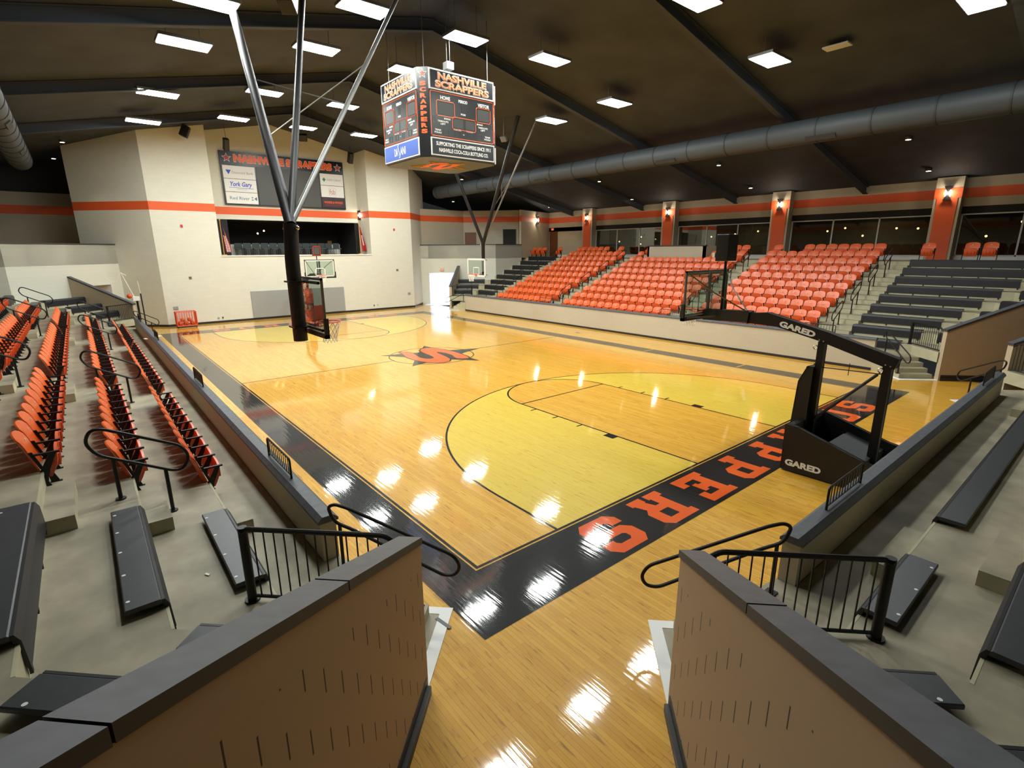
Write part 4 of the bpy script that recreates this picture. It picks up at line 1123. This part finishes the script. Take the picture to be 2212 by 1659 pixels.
# ------------------------------------------------------------------ ceiling hung side baskets
def hung_goal(bc, side, pole, node, tops, label, padz, framem, kink=None):
    """bc = board centre x,y ; side = +1 board faces +y, -1 faces -y"""
    root = thing('suspended_basketball_goal', label, 'basketball hoop', (pole[0][0], pole[0][1], pole[0][2]), 'ceiling hung side baskets')
    P = lambda a, b, z: (bc[0]-side*b, bc[1]+side*a, z)
    rim = board(root, P, frame=framem, pad=(padz), border='white' if not padz else None); rim('rimred' if padz else 'rimorange')
    mb = MB(); mb.tube(bend(pole, .15, 4), .105, 14); mb.build('main_pole', 'black', root, smooth=True)
    if padz:
        mb = MB(); mb.tube(bend(pole[:3], .15, 4)[:7], .135, 14); mb.build('pole_padding', 'blackmat', root, smooth=True)
    def up_to_roof(tp):
        d = Vector(tp)-Vector(node); t = 1.0
        for _ in range(60):
            p = Vector(node)+d*t
            if p.z >= roofz(p.y)-.02: break
            t += .01
        return tuple(Vector(node)+d*t)
    tops = [(up_to_roof(tp), r) for tp, r in tops]
    for i, (tp, r) in enumerate(tops):
        mb = MB(); mb.tube([node, tp], r, 10); mb.build('strut' if i else 'upper_pole', 'black' if i < 2 else 'grey', root, smooth=True)
    mb = MB(); a, b = [Vector(node).lerp(Vector(t[0]), f) for t, f in ((tops[0], .55), (tops[-1], .38))]; mb.tube([a,b], .015, 6)
    a, b = [Vector(node).lerp(Vector(t[0]), f) for t, f in ((tops[0], .30), (tops[-1], .55))]; mb.tube([a,b], .015, 6); mb.build('cross_brace', 'grey', root)
    mb = MB()
    for dx in (-.14, .0, .14): mb.ball(Vector(node)+Vector((dx, dx*.5, -.05)), .045)
    mb.build('clamp_bolts', 'chrome', root, smooth=True)
    mb = MB()
    px, py, pz = pole[0]
    for z in (3.0, 3.88):
        mb.tube([(px-.18,py,z),(px+.18,py,z),(bc[0],bc[1]-side*.03,z)], .022, 6)
        mb.obox((px,py,z), (1,0,0),(0,1,0),(0,0,1), .17, .15, .015)
        mb.tube([(bc[0]-.85,bc[1]-side*.05,z),(bc[0]+.85,bc[1]-side*.05,z)], .03, 6)
    mb.build('board_bracket', 'black', root)
    return root
hung_goal((5.12, .36), -1, [(5.15,.56,2.72),(5.15,.56,4.25),(5.2,.5,4.95)], (5.2,.5,4.93),
          [((11.4,-.5,10.75),.105), ((9.8,-1.85,10.9),.075), ((9.4,-4.35,11.3),.055)],
          'ceiling hung basketball goal on a bent black pole, left of the court', True, 'grey')
hung_goal((20.75, -14.95), 1, [(20.35,-15.2,2.95),(20.35,-15.2,4.3),(20.2,-15.1,4.85)], (20.2,-15.1,4.83),
          [((17.2,-15.2,10.9),.10), ((20.95,-13.0,10.5),.09), ((16.6,-15.8,10.6),.045)],
          'ceiling hung basketball goal with white framed board, right of the court', False, 'white')

# ------------------------------------------------------------------ centre scoreboard
def scoreboard():
    X0, X1, Y0, Y1, ZB, ZT_ = 11.3, 14.45, -9.4, -6.1, 7.64, 10.42
    root = thing('centre_scoreboard', 'four sided hanging scoreboard over centre court with NASHVILLE SCRAPPERS headers', 'scoreboard', ((X0+X1)/2, (Y0+Y1)/2, ZB))
    c = .28
    poly = [(X0+c,Y0),(X1-c,Y0),(X1,Y0+c),(X1,Y1-c),(X1-c,Y1),(X0+c,Y1),(X0,Y1-c),(X0,Y0+c)]
    mb = MB(); mb.prism(poly, ZB, ZT_); body = mb.build('cabinet', 'boardbk', root)
    mb = MB(); mb.prism([(X0+c+.03,Y0+.03),(X1-c-.03,Y0+.03),(X1-.03,Y0+c+.03),(X1-.03,Y1-c-.03),(X1-c-.03,Y1-.03),(X0+c+.03,Y1-.03),(X0+.03,Y1-c-.03),(X0+.03,Y0+c+.03)], ZB-.02, ZB); und = mb.build('underside', M_['greylid'], root)
    # star and S on the underside
    cx, cy = (X0+X1)/2, (Y0+Y1)/2
    st = [(cx+(1.15 if i%2==0 else .48)*math.cos(-PI/2+i*PI/5), cy+(1.15 if i%2==0 else .48)*math.sin(-PI/2+i*PI/5)) for i in range(10)]
    mb = MB(); mb.tube([(*p, ZB-.03) for p in st], .022, 4, closed=True); mb.build('star_outline', 'gold', und)
    mb = MB(); sc_ = [(cx+(p[0]-SX)*.5, cy+(p[1]-SY)*.5) for p in S_]; tri = tessellate_polygon([[Vector((*p,0)) for p in sc_]]); mb.mesh([(*p, ZB-.032) for p in sc_], [tuple(t) for t in tri]); mb.build('letter_mark', 'signo', und)
    faces = [((X0, (Y0+Y1)/2), (0,-1,0), (-1,0,0), Y1-Y0-2*c, 0), (((X0+X1)/2, Y1), (-1,0,0), (0,1,0), X1-X0-2*c, 1),
             ((X1, (Y0+Y1)/2), (0,1,0), (1,0,0), Y1-Y0-2*c, 2), (((X0+X1)/2, Y0), (1,0,0), (0,-1,0), X1-X0-2*c, 3)]
    for (fc, rt, nr, wd, idx) in faces:
        R_, N_ = Vector(rt), Vector(nr); U_ = Vector((0,0,1))
        def P(a, z, t=0): return Vector((*fc, 0))+R_*a+U_*z+N_*t
        def rect(a0, a1, z0, z1, t, name, mt, par, th=.01):
            mb = MB(); cc = (P(a0,z0,t)+P(a1,z1,t))/2; mb.obox(cc, R_, N_, U_, (a1-a0)/2, th/2, (z1-z0)/2); return mb.build(name, mt, par)
        def outline(a0, a1, z0, z1, t, wd_, mt, par, name='border', ch=.04):
            pts = [P(a0,z0+ch,t),P(a0,z1-ch,t),P(a0+ch,z1,t),P(a1-ch,z1,t),P(a1,z1-ch,t),P(a1,z0+ch,t),P(a1-ch,z0,t),P(a0+ch,z0,t)]
            mb = MB(); mb.tube(pts, wd_, 4, closed=True); return mb.build(name, mt, par)
        h = wd/2
        # header
        hd = rect(-h, h, 9.76, 10.40, .02, 'header_panel', 'white', root, .04); rect(-h+.05, h-.05, 9.81, 10.35, .042, 'header_field', 'navy', hd, .01)
        for s_, zc, ww in (('NASHVILLE', 10.20, wd*.74), ('SCRAPPERS', 9.95, wd*.82)):
            text(s_, 'signw', hd, P(0,zc,.048), rt, (0,0,1), width=ww+.035, height=.235, bold=.065, bb=.065)
            text(s_, 'signo', hd, P(0,zc,.054), rt, (0,0,1), width=ww, height=.20, bold=.045, bb=.045)
            text(s_, 'signp', hd, P(0,zc,.060), rt, (0,0,1), width=ww-.03, height=.17, bold=.0, bb=.0)
        # score panel
        sp = rect(-h, h, 8.28, 9.74, .012, 'score_panel', 'boardbk', root, .03)
        outline(-h+.03, h-.03, 8.31, 9.71, .03, .012, 'signo', sp)
        S1 = 1 if idx in (0, 2) else 1
        def win(a0, a1, z0, z1, o=True, name='digit_window'):
            w_ = rect(a0, a1, z0, z1, .03, name, 'digit', sp, .006)
            if o: outline(a0-.05, a1+.05, z0-.05, z1+.05, .03, .012, 'signo', sp)
        win(-1.05, -.42, 9.02, 9.40); win(.62, 1.15, 9.02, 9.40)
        a = win(-.42+.0, -.02, 8.66, 8.95, False); win(.08, .48, 8.66, 8.95, False); outline(-.47, .53, 8.61, 9.0, .03, .012, 'signo', sp)
        for a0, a1, z0, z1 in ((-.06,.06,9.22,9.42),(-1.28,-1.18,8.74,8.94),(1.20,1.30,8.74,8.94),(-.84,-.64,8.38,8.56),(-.36,-.16,8.38,8.56),(.16,.27,8.38,8.56),(.62,.82,8.38,8.56)):
            outline(a0, a1, z0, z1, .03, .005, 'digit', sp, 'digit_outline', .01)
        for s_, a, z, ww, hh in (('HOME',-.74,9.55,.40,.12),('PERIOD',0,9.54,.38,.10),('VISITOR',.90,9.54,.52,.12),('POSS',0,9.13,.2,.06),('BONUS',-.68,8.90,.26,.055),('BONUS',.72,8.90,.26,.055),
                               ('TIMEOUTS',-.86,8.80,.44,.055),('LEFT',-.86,8.72,.2,.055),('TIMEOUTS',.86,8.80,.44,.055),('LEFT',.86,8.72,.2,.055),('TEAM',-1.08,8.51,.24,.055),('FOULS',-1.08,8.43,.28,.055),
                               ('PLAYER',-.26,8.60,.32,.05),('FOULS',.26,8.60,.28,.05),('TEAM',1.06,8.51,.24,.055),('FOULS',1.06,8.43,.28,.055),('-',0,8.47,.06,.02)):
            text(s_, 'signw', sp, P(a,z,.03), rt, (0,0,1), width=ww, height=hh, bold=.03, depth=.002)
        # sponsor strip
        if idx in (0, 2):
            ad = rect(-h, h, 7.68, 8.26, .02, 'sponsor_panel', 'white', root, .04); rect(-h+.04, h-.04, 7.72, 8.22, .042, 'sponsor_field', 'navy', ad, .01)
            text('SUPPORTING THE SCRAPPERS SINCE 1911', 'signw', ad, P(0,8.07,.048), rt, (0,0,1), width=wd*.86, height=.13, bold=.02)
            text('NASHVILLE COCA-COLA BOTTLING CO.', 'signw', ad, P(0,7.87,.048), rt, (0,0,1), width=wd*.78, height=.13, bold=.02)
        else:
            ad = rect(-h, h, 7.68, 8.26, .02, 'sponsor_panel', 'white', root, .04); rect(-h+.04, h-.04, 7.72, 8.22, .042, 'sponsor_field', 'blue', ad, .01)
            text('DA', 'signw', ad, P(-.36,7.97,.048), rt, (0,0,1), width=.26, height=.26, bold=0)
            mb = MB(); mb.tube([P(-.14+.07*math.sin(t*2*PI/12*1.0+PI/2+.0)*(-1 if t<6 else -1)*0+(.06*math.cos(t/12*PI)), 7.78+.40*t/12, .05) for t in range(13)], .016, 5); mb.tube([P(-.08,7.78,.05),P(-.15,7.76,.05)], .014, 5); mb.tube([P(-.20,8.18,.05),P(-.12,8.2,.05)], .014, 5); mb.build('lettering', 'signw', ad)
            text('ANI', 'signw', ad, P(.16,7.97,.048), rt, (0,0,1), width=.40, height=.26, bold=0)
    # corner posts: star and vertical SCRAPPERS
    for (px, py), nr in (((X0+c/2, Y1-c/2), (-1,1,0)), ((X0+c/2, Y0+c/2), (-1,-1,0))):
        N_ = Vector(nr).normalized(); R_ = Vector((-N_.y, N_.x, 0)); U_ = Vector((0,0,1)); b0 = Vector((px,py,0))
        for sc2, mt, t in ((.17,'signw',.006),(.135,'navy',.010)):
            st = [(sc2*(1 if i%2==0 else .42)*math.sin(i*PI/5), sc2*(1 if i%2==0 else .42)*math.cos(i*PI/5)) for i in range(10)]
            mb = MB(); mb.profile(st, b0+U_*10.22, R_, U_, N_, t-.004, t); mb.build('corner_star', mt, root)
        text('S', 'signo', root, b0+U_*10.22+N_*.012, R_, (0,0,1), width=.13, height=.11, bold=.05)
        for i, ch in enumerate('SCRAPPERS'): text(ch, 'signo', root, b0+U_*(9.92-.185*i)+N_*.006, R_, (0,0,1), width=.22, height=.14, bold=.06)
    for x, y in ((X0+.3,Y0+.3),(X1-.3,Y0+.3),(X1-.3,Y1-.3),(X0+.3,Y1-.3)):
        mb = MB(); mb.tube([(x,y,ZT_),(x,y,roofz(y)+.02)], .012, 6); mb.build('hanger_cable', 'grey', root)
scoreboard()

# ------------------------------------------------------------------ wall screen
def wall_screen():
    X = RX; y0, y1, z0, z1 = -4.45, -12.65, 7.48, 10.80
    root = thing('wall_display_board', 'wide black wall display with NASHVILLE SCRAPPERS header and sponsor panels', 'display board', (X-.1, -8.5, z0))
    R_ = (0,-1,0); f = X-.16
    mb = MB(); mb.box(X-.15, X-.005, y1, y0, z0, z1); body = mb.build('cabinet', 'navy', root)
    def panel(a0, a1, b0, b1, name, mt, t=.0): mb = MB(); mb.box(f-.012-t, f+.012, y0-a1, y0-a0, b0, b1); return mb.build(name, mt, root)
    panel(2.15, 6.35, z0+.08, 9.98, 'screen', 'screen')
    for s_ in ('NASHVILLE SCRAPPERS',):
        text(s_, 'signp', root, (f-.002, y0-4.1, 10.40), R_, (0,0,1), width=6.55, height=.52, bold=.075, bb=.075)
        text(s_, 'rimorange', root, (f-.010, y0-4.1, 10.40), R_, (0,0,1), width=6.50, height=.46, bold=.045, bb=.045)
    for a in (.42, 7.78):
        for sc2, mt, t in ((.30,'signw',.006),(.24,'navy',.012),(.20,'redink',.018)):
            st = [(sc2*(1 if i%2==0 else .42)*math.sin(i*PI/5), sc2*(1 if i%2==0 else .42)*math.cos(i*PI/5)) for i in range(10)]
            mb = MB(); mb.profile(st, (f, y0-a, 10.38), (0,-1,0), (0,0,1), (-1,0,0), t-.006, t); mb.build('star', mt, root)
    hs = (z0+.06, 8.28, 9.10, 9.92)
    for i in range(3):
        p = panel(.10, 2.05, hs[i]+.03, hs[i+1], 'sponsor_panel', 'white', .01)
        zc = (hs[i]+hs[i+1])/2; fx = f-.026
        if i == 2:
            mb = MB(); mb.profile([(-.16,.14),(.16,.14),(0,-.14)], (fx, y0-.42, zc), (0,-1,0), (0,0,1), (-1,0,0), 0, .004); mb.build('logo', 'blueink', p)
            text('Diamond Bank', 'greyink', p, (fx, y0-1.28, zc), R_, (0,0,1), width=1.30, height=.15, bold=.0)
        elif i == 1:
            text('York Gary', 'blueink', p, (fx, y0-1.08, zc+.06), R_, (0,0,1), width=1.35, height=.38, bold=.02, skew=.2)
            mb = MB(); mb.tube([(fx,y0-.35,zc-.12),(fx,y0-1.85,zc-.15)], .012, 4); mb.build('logo', 'blueink', p)
            text('NASHVILLE', 'greyink', p, (fx, y0-1.1, zc-.22), R_, (0,0,1), width=.6, height=.06, bold=0)
        else:
            text('Red River', 'teal', p, (fx, y0-.92, zc), R_, (0,0,1), width=1.2, height=.2, bold=0)
            mb = MB(); mb.profile([(.12,.13),(.12,-.13),(-.05,0)], (fx, y0-1.86, zc), (0,-1,0), (0,0,1), (-1,0,0), 0, .004); mb.profile([(-.16,.13),(-.04,.07),(-.16,.03)], (fx, y0-1.82, zc), (0,-1,0), (0,0,1), (-1,0,0), 0, .004); mb.profile([(-.16,-.03),(-.04,-.07),(-.16,-.13)], (fx, y0-1.82, zc), (0,-1,0), (0,0,1), (-1,0,0), 0, .004); mb.build('logo', 'teal', p)
    for i in range(3):
        mt = 'maroon' if i == 0 else 'white'
        p = panel(6.42, 8.12, hs[i]+.03, hs[i+1], 'sponsor_panel', mt, .01); zc = (hs[i]+hs[i+1])/2; fx = f-.026
        if i == 2:
            mb = MB(); mb.profile([(-.13,0),(0,.15),(.13,0),(0,-.15)], (fx, y0-6.70, zc), (0,-1,0), (0,0,1), (-1,0,0), 0, .004); mb.build('logo', 'green', p)
            text('FARM CREDIT', 'greyink', p, (fx, y0-7.45, zc), R_, (0,0,1), width=1.10, height=.13, bold=0)
        elif i == 1:
            text('fsb', 'redink', p, (fx, y0-7.25, zc), R_, (0,0,1), width=.42, height=.36, bold=-.01)
            mb = MB(); mb.tube([(fx,y0-7.0,zc-.27),(fx,y0-7.0,zc+.27),(fx,y0-7.52,zc+.27),(fx,y0-7.52,zc-.27)], .006, 4, closed=True); mb.build('logo', 'greyink', p)
        else:
            text('WOODS & WOODS', 'signo', p, (fx, y0-7.27, zc+.04), R_, (0,0,1), width=1.40, height=.16, bold=.02)
            text('PUBLIC ACCOUNTANTS', 'redink', p, (fx, y0-7.27, zc-.15), R_, (0,0,1), width=1.2, height=.07, bold=0)
wall_screen()

# ------------------------------------------------------------------ recess: flags, chairs, lights
def flag(x, y, z, label, kind):
    root = thing('flag_on_pole', label, 'flag', (x, y, z))
    mb = MB(); mb.tube([(x,y,z),(x,y,z+2.15)], .02, 8); mb.disc((x,y,z+.03), .16, (0,0,1), .05, 16); mb.build('pole', 'gold', root); mb = MB(); mb.ball((x,y,z+2.2), .05); mb.build('finial', 'gold', root, smooth=True)
    mb = MB(); n, hN = 14, 12
    vs, fs, ms = [], [], []
    for i in range(hN+1):
        t = i/hN; zz = z+2.05-1.85*t; wd = .10+.20*min(1, t*1.3)
        for j in range(n+1):
            a = (j/n); yy = y-.02-wd*a-.12*t; xx = x-.05+.05*math.sin(a*9+t*2); vs.append((xx, yy, zz-.25*a*(1-t)))
    for i in range(hN):
        for j in range(n):
            a = i*(n+1)+j
            if kind == 'us': mm = 0 if (i < 5 and j < 8) else (1 if (j//2) % 2 == 0 else 2)
            else: mm = 2 if (4 <= i <= 8 and 4 <= j <= 9) else 1
            mb.mesh([vs[a],vs[a+1],vs[a+n+2],vs[a+n+1]], [(0,1,2,3)], mm)
    o = mb.build('cloth', ['flagblue','flagred','flagw'], root, smooth=True); so = o.modifiers.new('thickness','SOLIDIFY'); so.thickness = .006
flag(33.0, -3.72, 4.23, 'red white and blue striped flag drooping at left end of the wall recess', 'us')
flag(33.2, -13.1, 4.23, 'red flag with white centre drooping at right end of the wall recess', 'ar')
def chair0():
    root = thing('spectator_chair', 'x', 'chair', (0,0,0), 'dark chairs in the wall recess')
    mb = MB(); mb.box(-.24,-.19,-.25,.25,.42,.84); mb.build('backrest', 'greenseat', root, bevel=.04)
    mb = MB(); mb.box(-.20,.24,-.25,.25,.40,.48); mb.build('seat', 'greenseat', root, bevel=.03)
    for sx in (-.2,.2):
        for sy in (-.2,.2): mb = MB(); mb.tube([(sx,sy,0),(sx,sy,.42)], .015, 6); mb.build('leg', 'black', root)
    return root
ch = chair0(); index_children()
first = True
for r, (x, z, ys) in enumerate(((35.5, 4.20, -5.2), (34.8, 4.20, -5.6))):
    for i in range(12):
        c = ch if first else copy_tree(ch); first = False
        c.location = (x, ys-.575*i, z); c.rotation_euler = (0,0,PI); c['label'] = 'dark green chair in the wall recess, %s row, %s from the left' % (('back','front')[r], ORD[i+1])
mb = MB(); mb.box(38.9,38.95,-13.1,-12.75,5.0,5.3)
tag(mb.build('notice_sheet', M_['gold']), 'yellow notice on the dark wall inside the recess', 'notice')
def pendant(x, y, z, label):
    root = thing('pendant_light', label, 'pendant light', (x,y,z), 'small pendant lights'); mb = MB(); mb.ball((x,y,z), .06); mb.build('bulb', M_['pb'], root, smooth=True)
    mb = MB(); mb.tube([(x,y,z+.05),(x,y,6.6)], .006, 4); mb.build('cord', 'black', root)
M_['pb'] = emis('pendant bulb', (255, 225, 170), 10)
pendant(37.0, -6.9, 5.75, 'left of two small glowing bulbs in the dark recess'); pendant(37.2, -7.4, 5.95, 'right of two small glowing bulbs in the dark recess')
for i, xx in enumerate((6.0, 14.1, 22.2)):  # added fill lights that brighten the suite behind the windows
    ld = bpy.data.lights.new('suite_fill', 'AREA'); ld.size = 1.5; ld.energy = 45; ld.color = (1,.85,.62)
    rt_ = thing('suite_fill_light', 'added fill light in the suite behind %s window bay from the camera' % ORD[i+1], 'lamp', (xx,-34,6.42), 'added suite fill lights')
    mb = MB(); mb.box(xx-.3,xx+.3,-34.3,-33.7,6.42,6.5); mb.build('housing', 'white', rt_)
    lo = bpy.data.objects.new('suite_fill', ld); COL.objects.link(lo); lo.parent = rt_; lo.location = (0,0,-.03)
# bulbs added for sparkle, and pictures, behind the window wall
k_ = 0
random.seed(3)
for i, (a, b) in enumerate(zip(cols[:4], cols[1:])):
    for j in range(5):
        x = b+.9+(a-b-1.6)*(j+.5)/5; z = 4.9+random.random()*.9; y = -33-random.random()*2.2
        pendant(x, y, z, 'small added sparkle bulb behind %s window bay from left, %s from its right' % (ORD[i+1], ORD[j+1]))
def picture(x, y, z, w_, h_, label):
    root = thing('framed_picture', label, 'picture', (x,y,z), 'framed pictures behind the windows'); mb = MB(); mb.box(x-w_/2,x+w_/2,y,y+.03,z-h_/2,z+h_/2); mb.build('frame', 'white', root)
    mb = MB(); mb.box(x-w_/2+.05,x+w_/2-.05,y+.03,y+.036,z-h_/2+.05,z+h_/2-.05); mb.build('print', 'dark', root)
picture(25.2, -35.98, 5.3, .5, .5, 'white framed picture high behind the leftmost window bay'); picture(25.3, -35.98, 4.5, .6, .4, 'white framed picture low behind the leftmost window bay')

# ------------------------------------------------------------------ things on the back wall and floor
for i, (a, b) in enumerate(((-4.83,-8.0),(-8.0,-11.2))):
    mb = MB(); mb.box(FX-.06, FX-.002, b+.006, a-.006, .14, 1.90); tag(mb.build('wall_pad', 'greypad', bevel=.01), '%s half of grey wall padding behind the far basket' % ('left','right')[i], 'wall padding', 'grey wall pads')
def plate(y, z, w_, h_, mt, label, name='wall_device', cat='wall device', x=FX):
    mb = MB(); mb.box(x-.05, x-.001, y-w_/2, y+w_/2, z-h_/2, z+h_/2); o = mb.build(name, mt, bevel=.008); tag(o, label, cat, None); return o
plate(-1.5, 5.98, .12, .16, 'redink', 'small red fire alarm on left part of back wall', 'fire_alarm', 'fire alarm'); plate(-15.57, 6.04, .12, .16, 'redink', 'small red fire alarm on right part of back wall', 'fire_alarm', 'fire alarm')
plate(-1.53, 2.91, .14, .14, 'grey', 'small round grey sensor on left part of back wall', 'wall_sensor', 'sensor'); plate(-15.64, 3.0, .16, .12, 'grey', 'small grey camera on right part of back wall', 'wall_camera', 'camera')
plate(-.51, 1.12, .26, .18, 'greypad', 'grey metal wall box above the orange ball cart', 'wall_box', 'box'); plate(-16.58, 1.11, .22, .18, 'greypad', 'grey metal wall box near right corner of back wall', 'wall_box', 'box')
plate(-2.75, .32, .10, .08, 'greyink', 'left of two floor outlets near left end of back wall', 'wall_outlet', 'outlet'); plate(-3.0, .32, .07, .10, 'steel', 'right of two floor outlets near left end of back wall', 'wall_outlet', 'outlet')
plate(-13.5, .38, .07, .10, 'steel', 'left of two floor outlets near right end of back wall', 'wall_outlet', 'outlet'); plate(-13.8, .38, .07, .08, 'greyink', 'right of two floor outlets near right end of back wall', 'wall_outlet', 'outlet')
# ball cart
def ball_cart():
    x, y = 31.55, -.85
    root = thing('ball_cart', 'orange caged ball cart standing before left end of back wall', 'ball cart', (x,y,0))
    x0,x1,y0,y1,z0,z1 = x-.32,x+.32,y-.52,y+.52,.12,.95
    mb = MB()
    for z in (z0,z1): mb.tube([(x0,y0,z),(x1,y0,z),(x1,y1,z),(x0,y1,z)], .025, 6, closed=True)
    for a in ((x0,y0),(x1,y0),(x1,y1),(x0,y1)): mb.tube([(*a,z0),(*a,z1)], .025, 6)
    mb.build('frame', 'cartm', root)
    for i in range(1,8):
        for xx in (x0,x1): mb = MB(); yy = y0+(y1-y0)*i/8; mb.tube([(xx,yy,z0),(xx,yy,z1)], .016, 5); mb.build('bar', 'cartm', root)
    for i in range(1,5):
        for yy in (y0,y1): mb = MB(); xx = x0+(x1-x0)*i/5; mb.tube([(xx,yy,z0),(xx,yy,z1)], .016, 5); mb.build('bar', 'cartm', root)
    mb = MB(); mb.box(x0,x1,y0,y1,z0-.01,z0+.01); mb.build('base_shelf', 'cartm', root)
    for xx in (x0+.05,x1-.05):
        for yy in (y0+.05,y1-.05): mb = MB(); mb.disc((xx,yy,.055), .055, (0,1,0), .035, 12); mb.build('caster', 'black', root)
    n = 0; nm = [('low','left','front'),('low','middle','front'),('low','right','front'),('low','left','rear'),('low','middle','rear'),('low','right','rear'),('upper','left',''),('upper','right','')]
    for i, (dx, dy, dz) in enumerate(((-.14,.33,.25),(-.14,.02,.25),(-.14,-.31,.25),(.15,.33,.25),(.15,.02,.25),(.15,-.31,.25),(0,.19,.45),(0,-.16,.45))):
        mb = MB(); mb.ball((x+dx,y+dy,dz+.005), .12, n=16); tag(mb.build('basketball', 'ball', smooth=True), 'basketball in the orange cart, %s layer, %s %s' % nm[i], 'basketball', 'basketballs in the cart')
ball_cart()
# exit signs, doors
def exit_sign(c, nrm, label):
    n_ = Vector(nrm).normalized(); R_ = Vector((-n_.y, n_.x, 0)); c = Vector(c); root = thing('exit_sign', label, 'exit sign', c, 'lit red exit signs')
    mb = MB(); mb.obox(c, R_, n_, (0,0,1), .17, .02, .10); mb.build('case', 'offwhite', root, bevel=.006)
    text('EXIT', 'exitred', root, c+n_*.022, R_, (0,0,1), width=.27, height=.13, bold=.04)
exit_sign((32.79,-20.01,2.9), (-1,1,0), 'red exit sign above the white corridor opening in far right corner')
exit_sign((31.1,-31.26,6.32), (0,1,0), 'red exit sign over the brown door at back of right stand')
def door(a, b, z0, z1, label, mt, off=.03):
    a = Vector((*a,0)); b = Vector((*b,0)); t = (b-a).normalized(); n_ = Vector((-t.y,t.x,0)); 
    if (CAM-a).dot(n_) < 0: n_ = -n_
    root = thing('door', label, 'door', ((a.x+b.x)/2,(a.y+b.y)/2,z0)); c = (a+b)/2+Vector((0,0,(z0+z1)/2))
    mb = MB(); mb.obox(c+n_*off, t, n_, (0,0,1), (b-a).length/2, .02, (z1-z0)/2); d = mb.build('door_leaf', mt, root)
    mb = MB(); w_ = (b-a).length/2
    for s in (-1,1): mb.obox(c+n_*off+t*s*(w_+.03), t, n_, (0,0,1), .03, .035, (z1-z0)/2+.03)
    mb.obox(c+n_*off+Vector((0,0,(z1-z0)/2+.03)), t, n_, (0,0,1), w_+.06, .035, .03); mb.build('door_frame', 'steel' if mt == 'dark' else 'brown', root)
    mb = MB(); mb.ball(c+n_*(off+.06)+t*(w_*.8)+Vector((0,0,-.1)), .03); mb.build('handle', 'chrome', d)
door((31.4,-31.3), (30.5,-31.3), 3.81, 6.05, 'brown wooden door at the left end of the window wall', 'brown')
door((34.38,-23.62), (33.75,-24.25), 3.81, 5.95, 'brown wooden door in the angled concourse wall', 'brown')
door((31.95,-26.05), (31.2,-26.8), 3.81, 6.2, 'painted dark panel for the shaded doorway at right end of the angled concourse wall', 'dark')  # dark panel paints the shade inside the open passage
plate(0,0,.01,.01,'offwhite','x') if False else None
# press box parapet in the right stand
root = thing('press_box_parapet', 'tan press box parapet among the top rows of the middle right block', 'parapet', (14.7,-26.7,3.45))
mb = MB(); mb.box(12.55,16.85,-26.75,-26.6,3.46,4.64); mb.box(12.55,12.7,-28.4,-26.6,3.46,4.64); mb.box(16.7,16.85,-28.4,-26.6,3.46,4.64); mb.build('panel', 'wall2', root)
mb = MB(); mb.box(12.5,16.9,-26.8,-26.55,4.64,4.70); mb.build('coping', 'capside', root)
# bollard monitor and box beside it
# net standard in the far left corner
root = thing('net_standard', 'black net post with white cord draped over it beyond the left barrier', 'net post', (28.4,1.62,0))
mb = MB(); mb.tube([(28.4,1.62,0),(28.4,1.62,2.0)], .05, 10); mb.disc((28.4,1.62,.03), .25, (0,0,1), .06, 16); mb.build('post', 'black', root)
mb = MB(); mb.tube([(28.3,1.42,0),(28.3,1.42,2.35)], .03, 8); mb.build('side_post', 'black', root)
mb = MB(); mb.box(28.25,28.5,1.5,1.8,1.98,2.2); mb.build('winch_box', 'white', root, bevel=.01)
mb = MB(); mb.tube([(28.4,1.72,2.2),(28.35,2.1,3.45)], .02, 6); mb.tube([(28.3,1.42,2.3),(28.3,1.46,3.0)], .012, 5)
pts = [(28.3,2.1+.75*t/10, 3.45-.55*math.sin(PI*t/10*.9)+.12*t/10) for t in range(11)]; mb.tube(pts, .014, 5); pts = [(28.3,2.1-.2*t/5, 3.45-.16*t/5) for t in range(6)]; mb.tube(pts, .012, 5)
mb.build('net_cord', 'net', root)
mb = MB(); mb.ball((28.9,1.88,2.20), .13, n=16); tag(mb.build('basketball', 'ball', smooth=True), 'orange ball resting on the sloping coping in far left corner', 'basketball')
# tape strip on the left threshold, handheld scraps
mb = MB(); mb.obox((-.70,1.02,.014), (1,.15,0), (-.15,1,0), (0,0,1), .13, .022, .002); tag(mb.build('tape_strip', 'tape'), 'short dark tape strip on the white threshold left of the tunnel', 'tape')
mb = MB(); mb.obox((-.95,2.95,.98), (1,.3,0), (-.3,1,0), (0,0,1), .001, .001, .001)
mb = MB(); mb.obox((.62,3.22,.9735), (1,.5,0), (-.5,1,0), (0,0,1), .03, .012, .004); tag(mb.build('paper_scrap', 'white'), 'tiny white scrap of litter on the left stand tread', 'litter')
mb = MB(); mb.obox((18.6,2.2,1.24), (1,.2,0), (-.2,1,0), (0,0,1), .10, .05, .008); tag(mb.build('paper_sheet', 'white'), 'white paper lying on far part of the left barrier coping', 'paper')
# corridor lamp
ld = bpy.data.lights.new('corridor_light', 'AREA'); ld.size = 1.2; ld.energy = 260; ld.color = (.93,.96,1)
cl = thing('corridor_lamp', 'ceiling lamp inside the white corridor in far right corner', 'lamp', (35.6,-22.9,2.55)); mb = MB(); mb.box(35.2,36.0,-23.2,-22.6,2.55,2.6); mb.build('housing', 'white', cl)
lo = bpy.data.objects.new('corridor_light', ld); COL.objects.link(lo); lo.parent = cl; lo.location = (0,0,-.04)
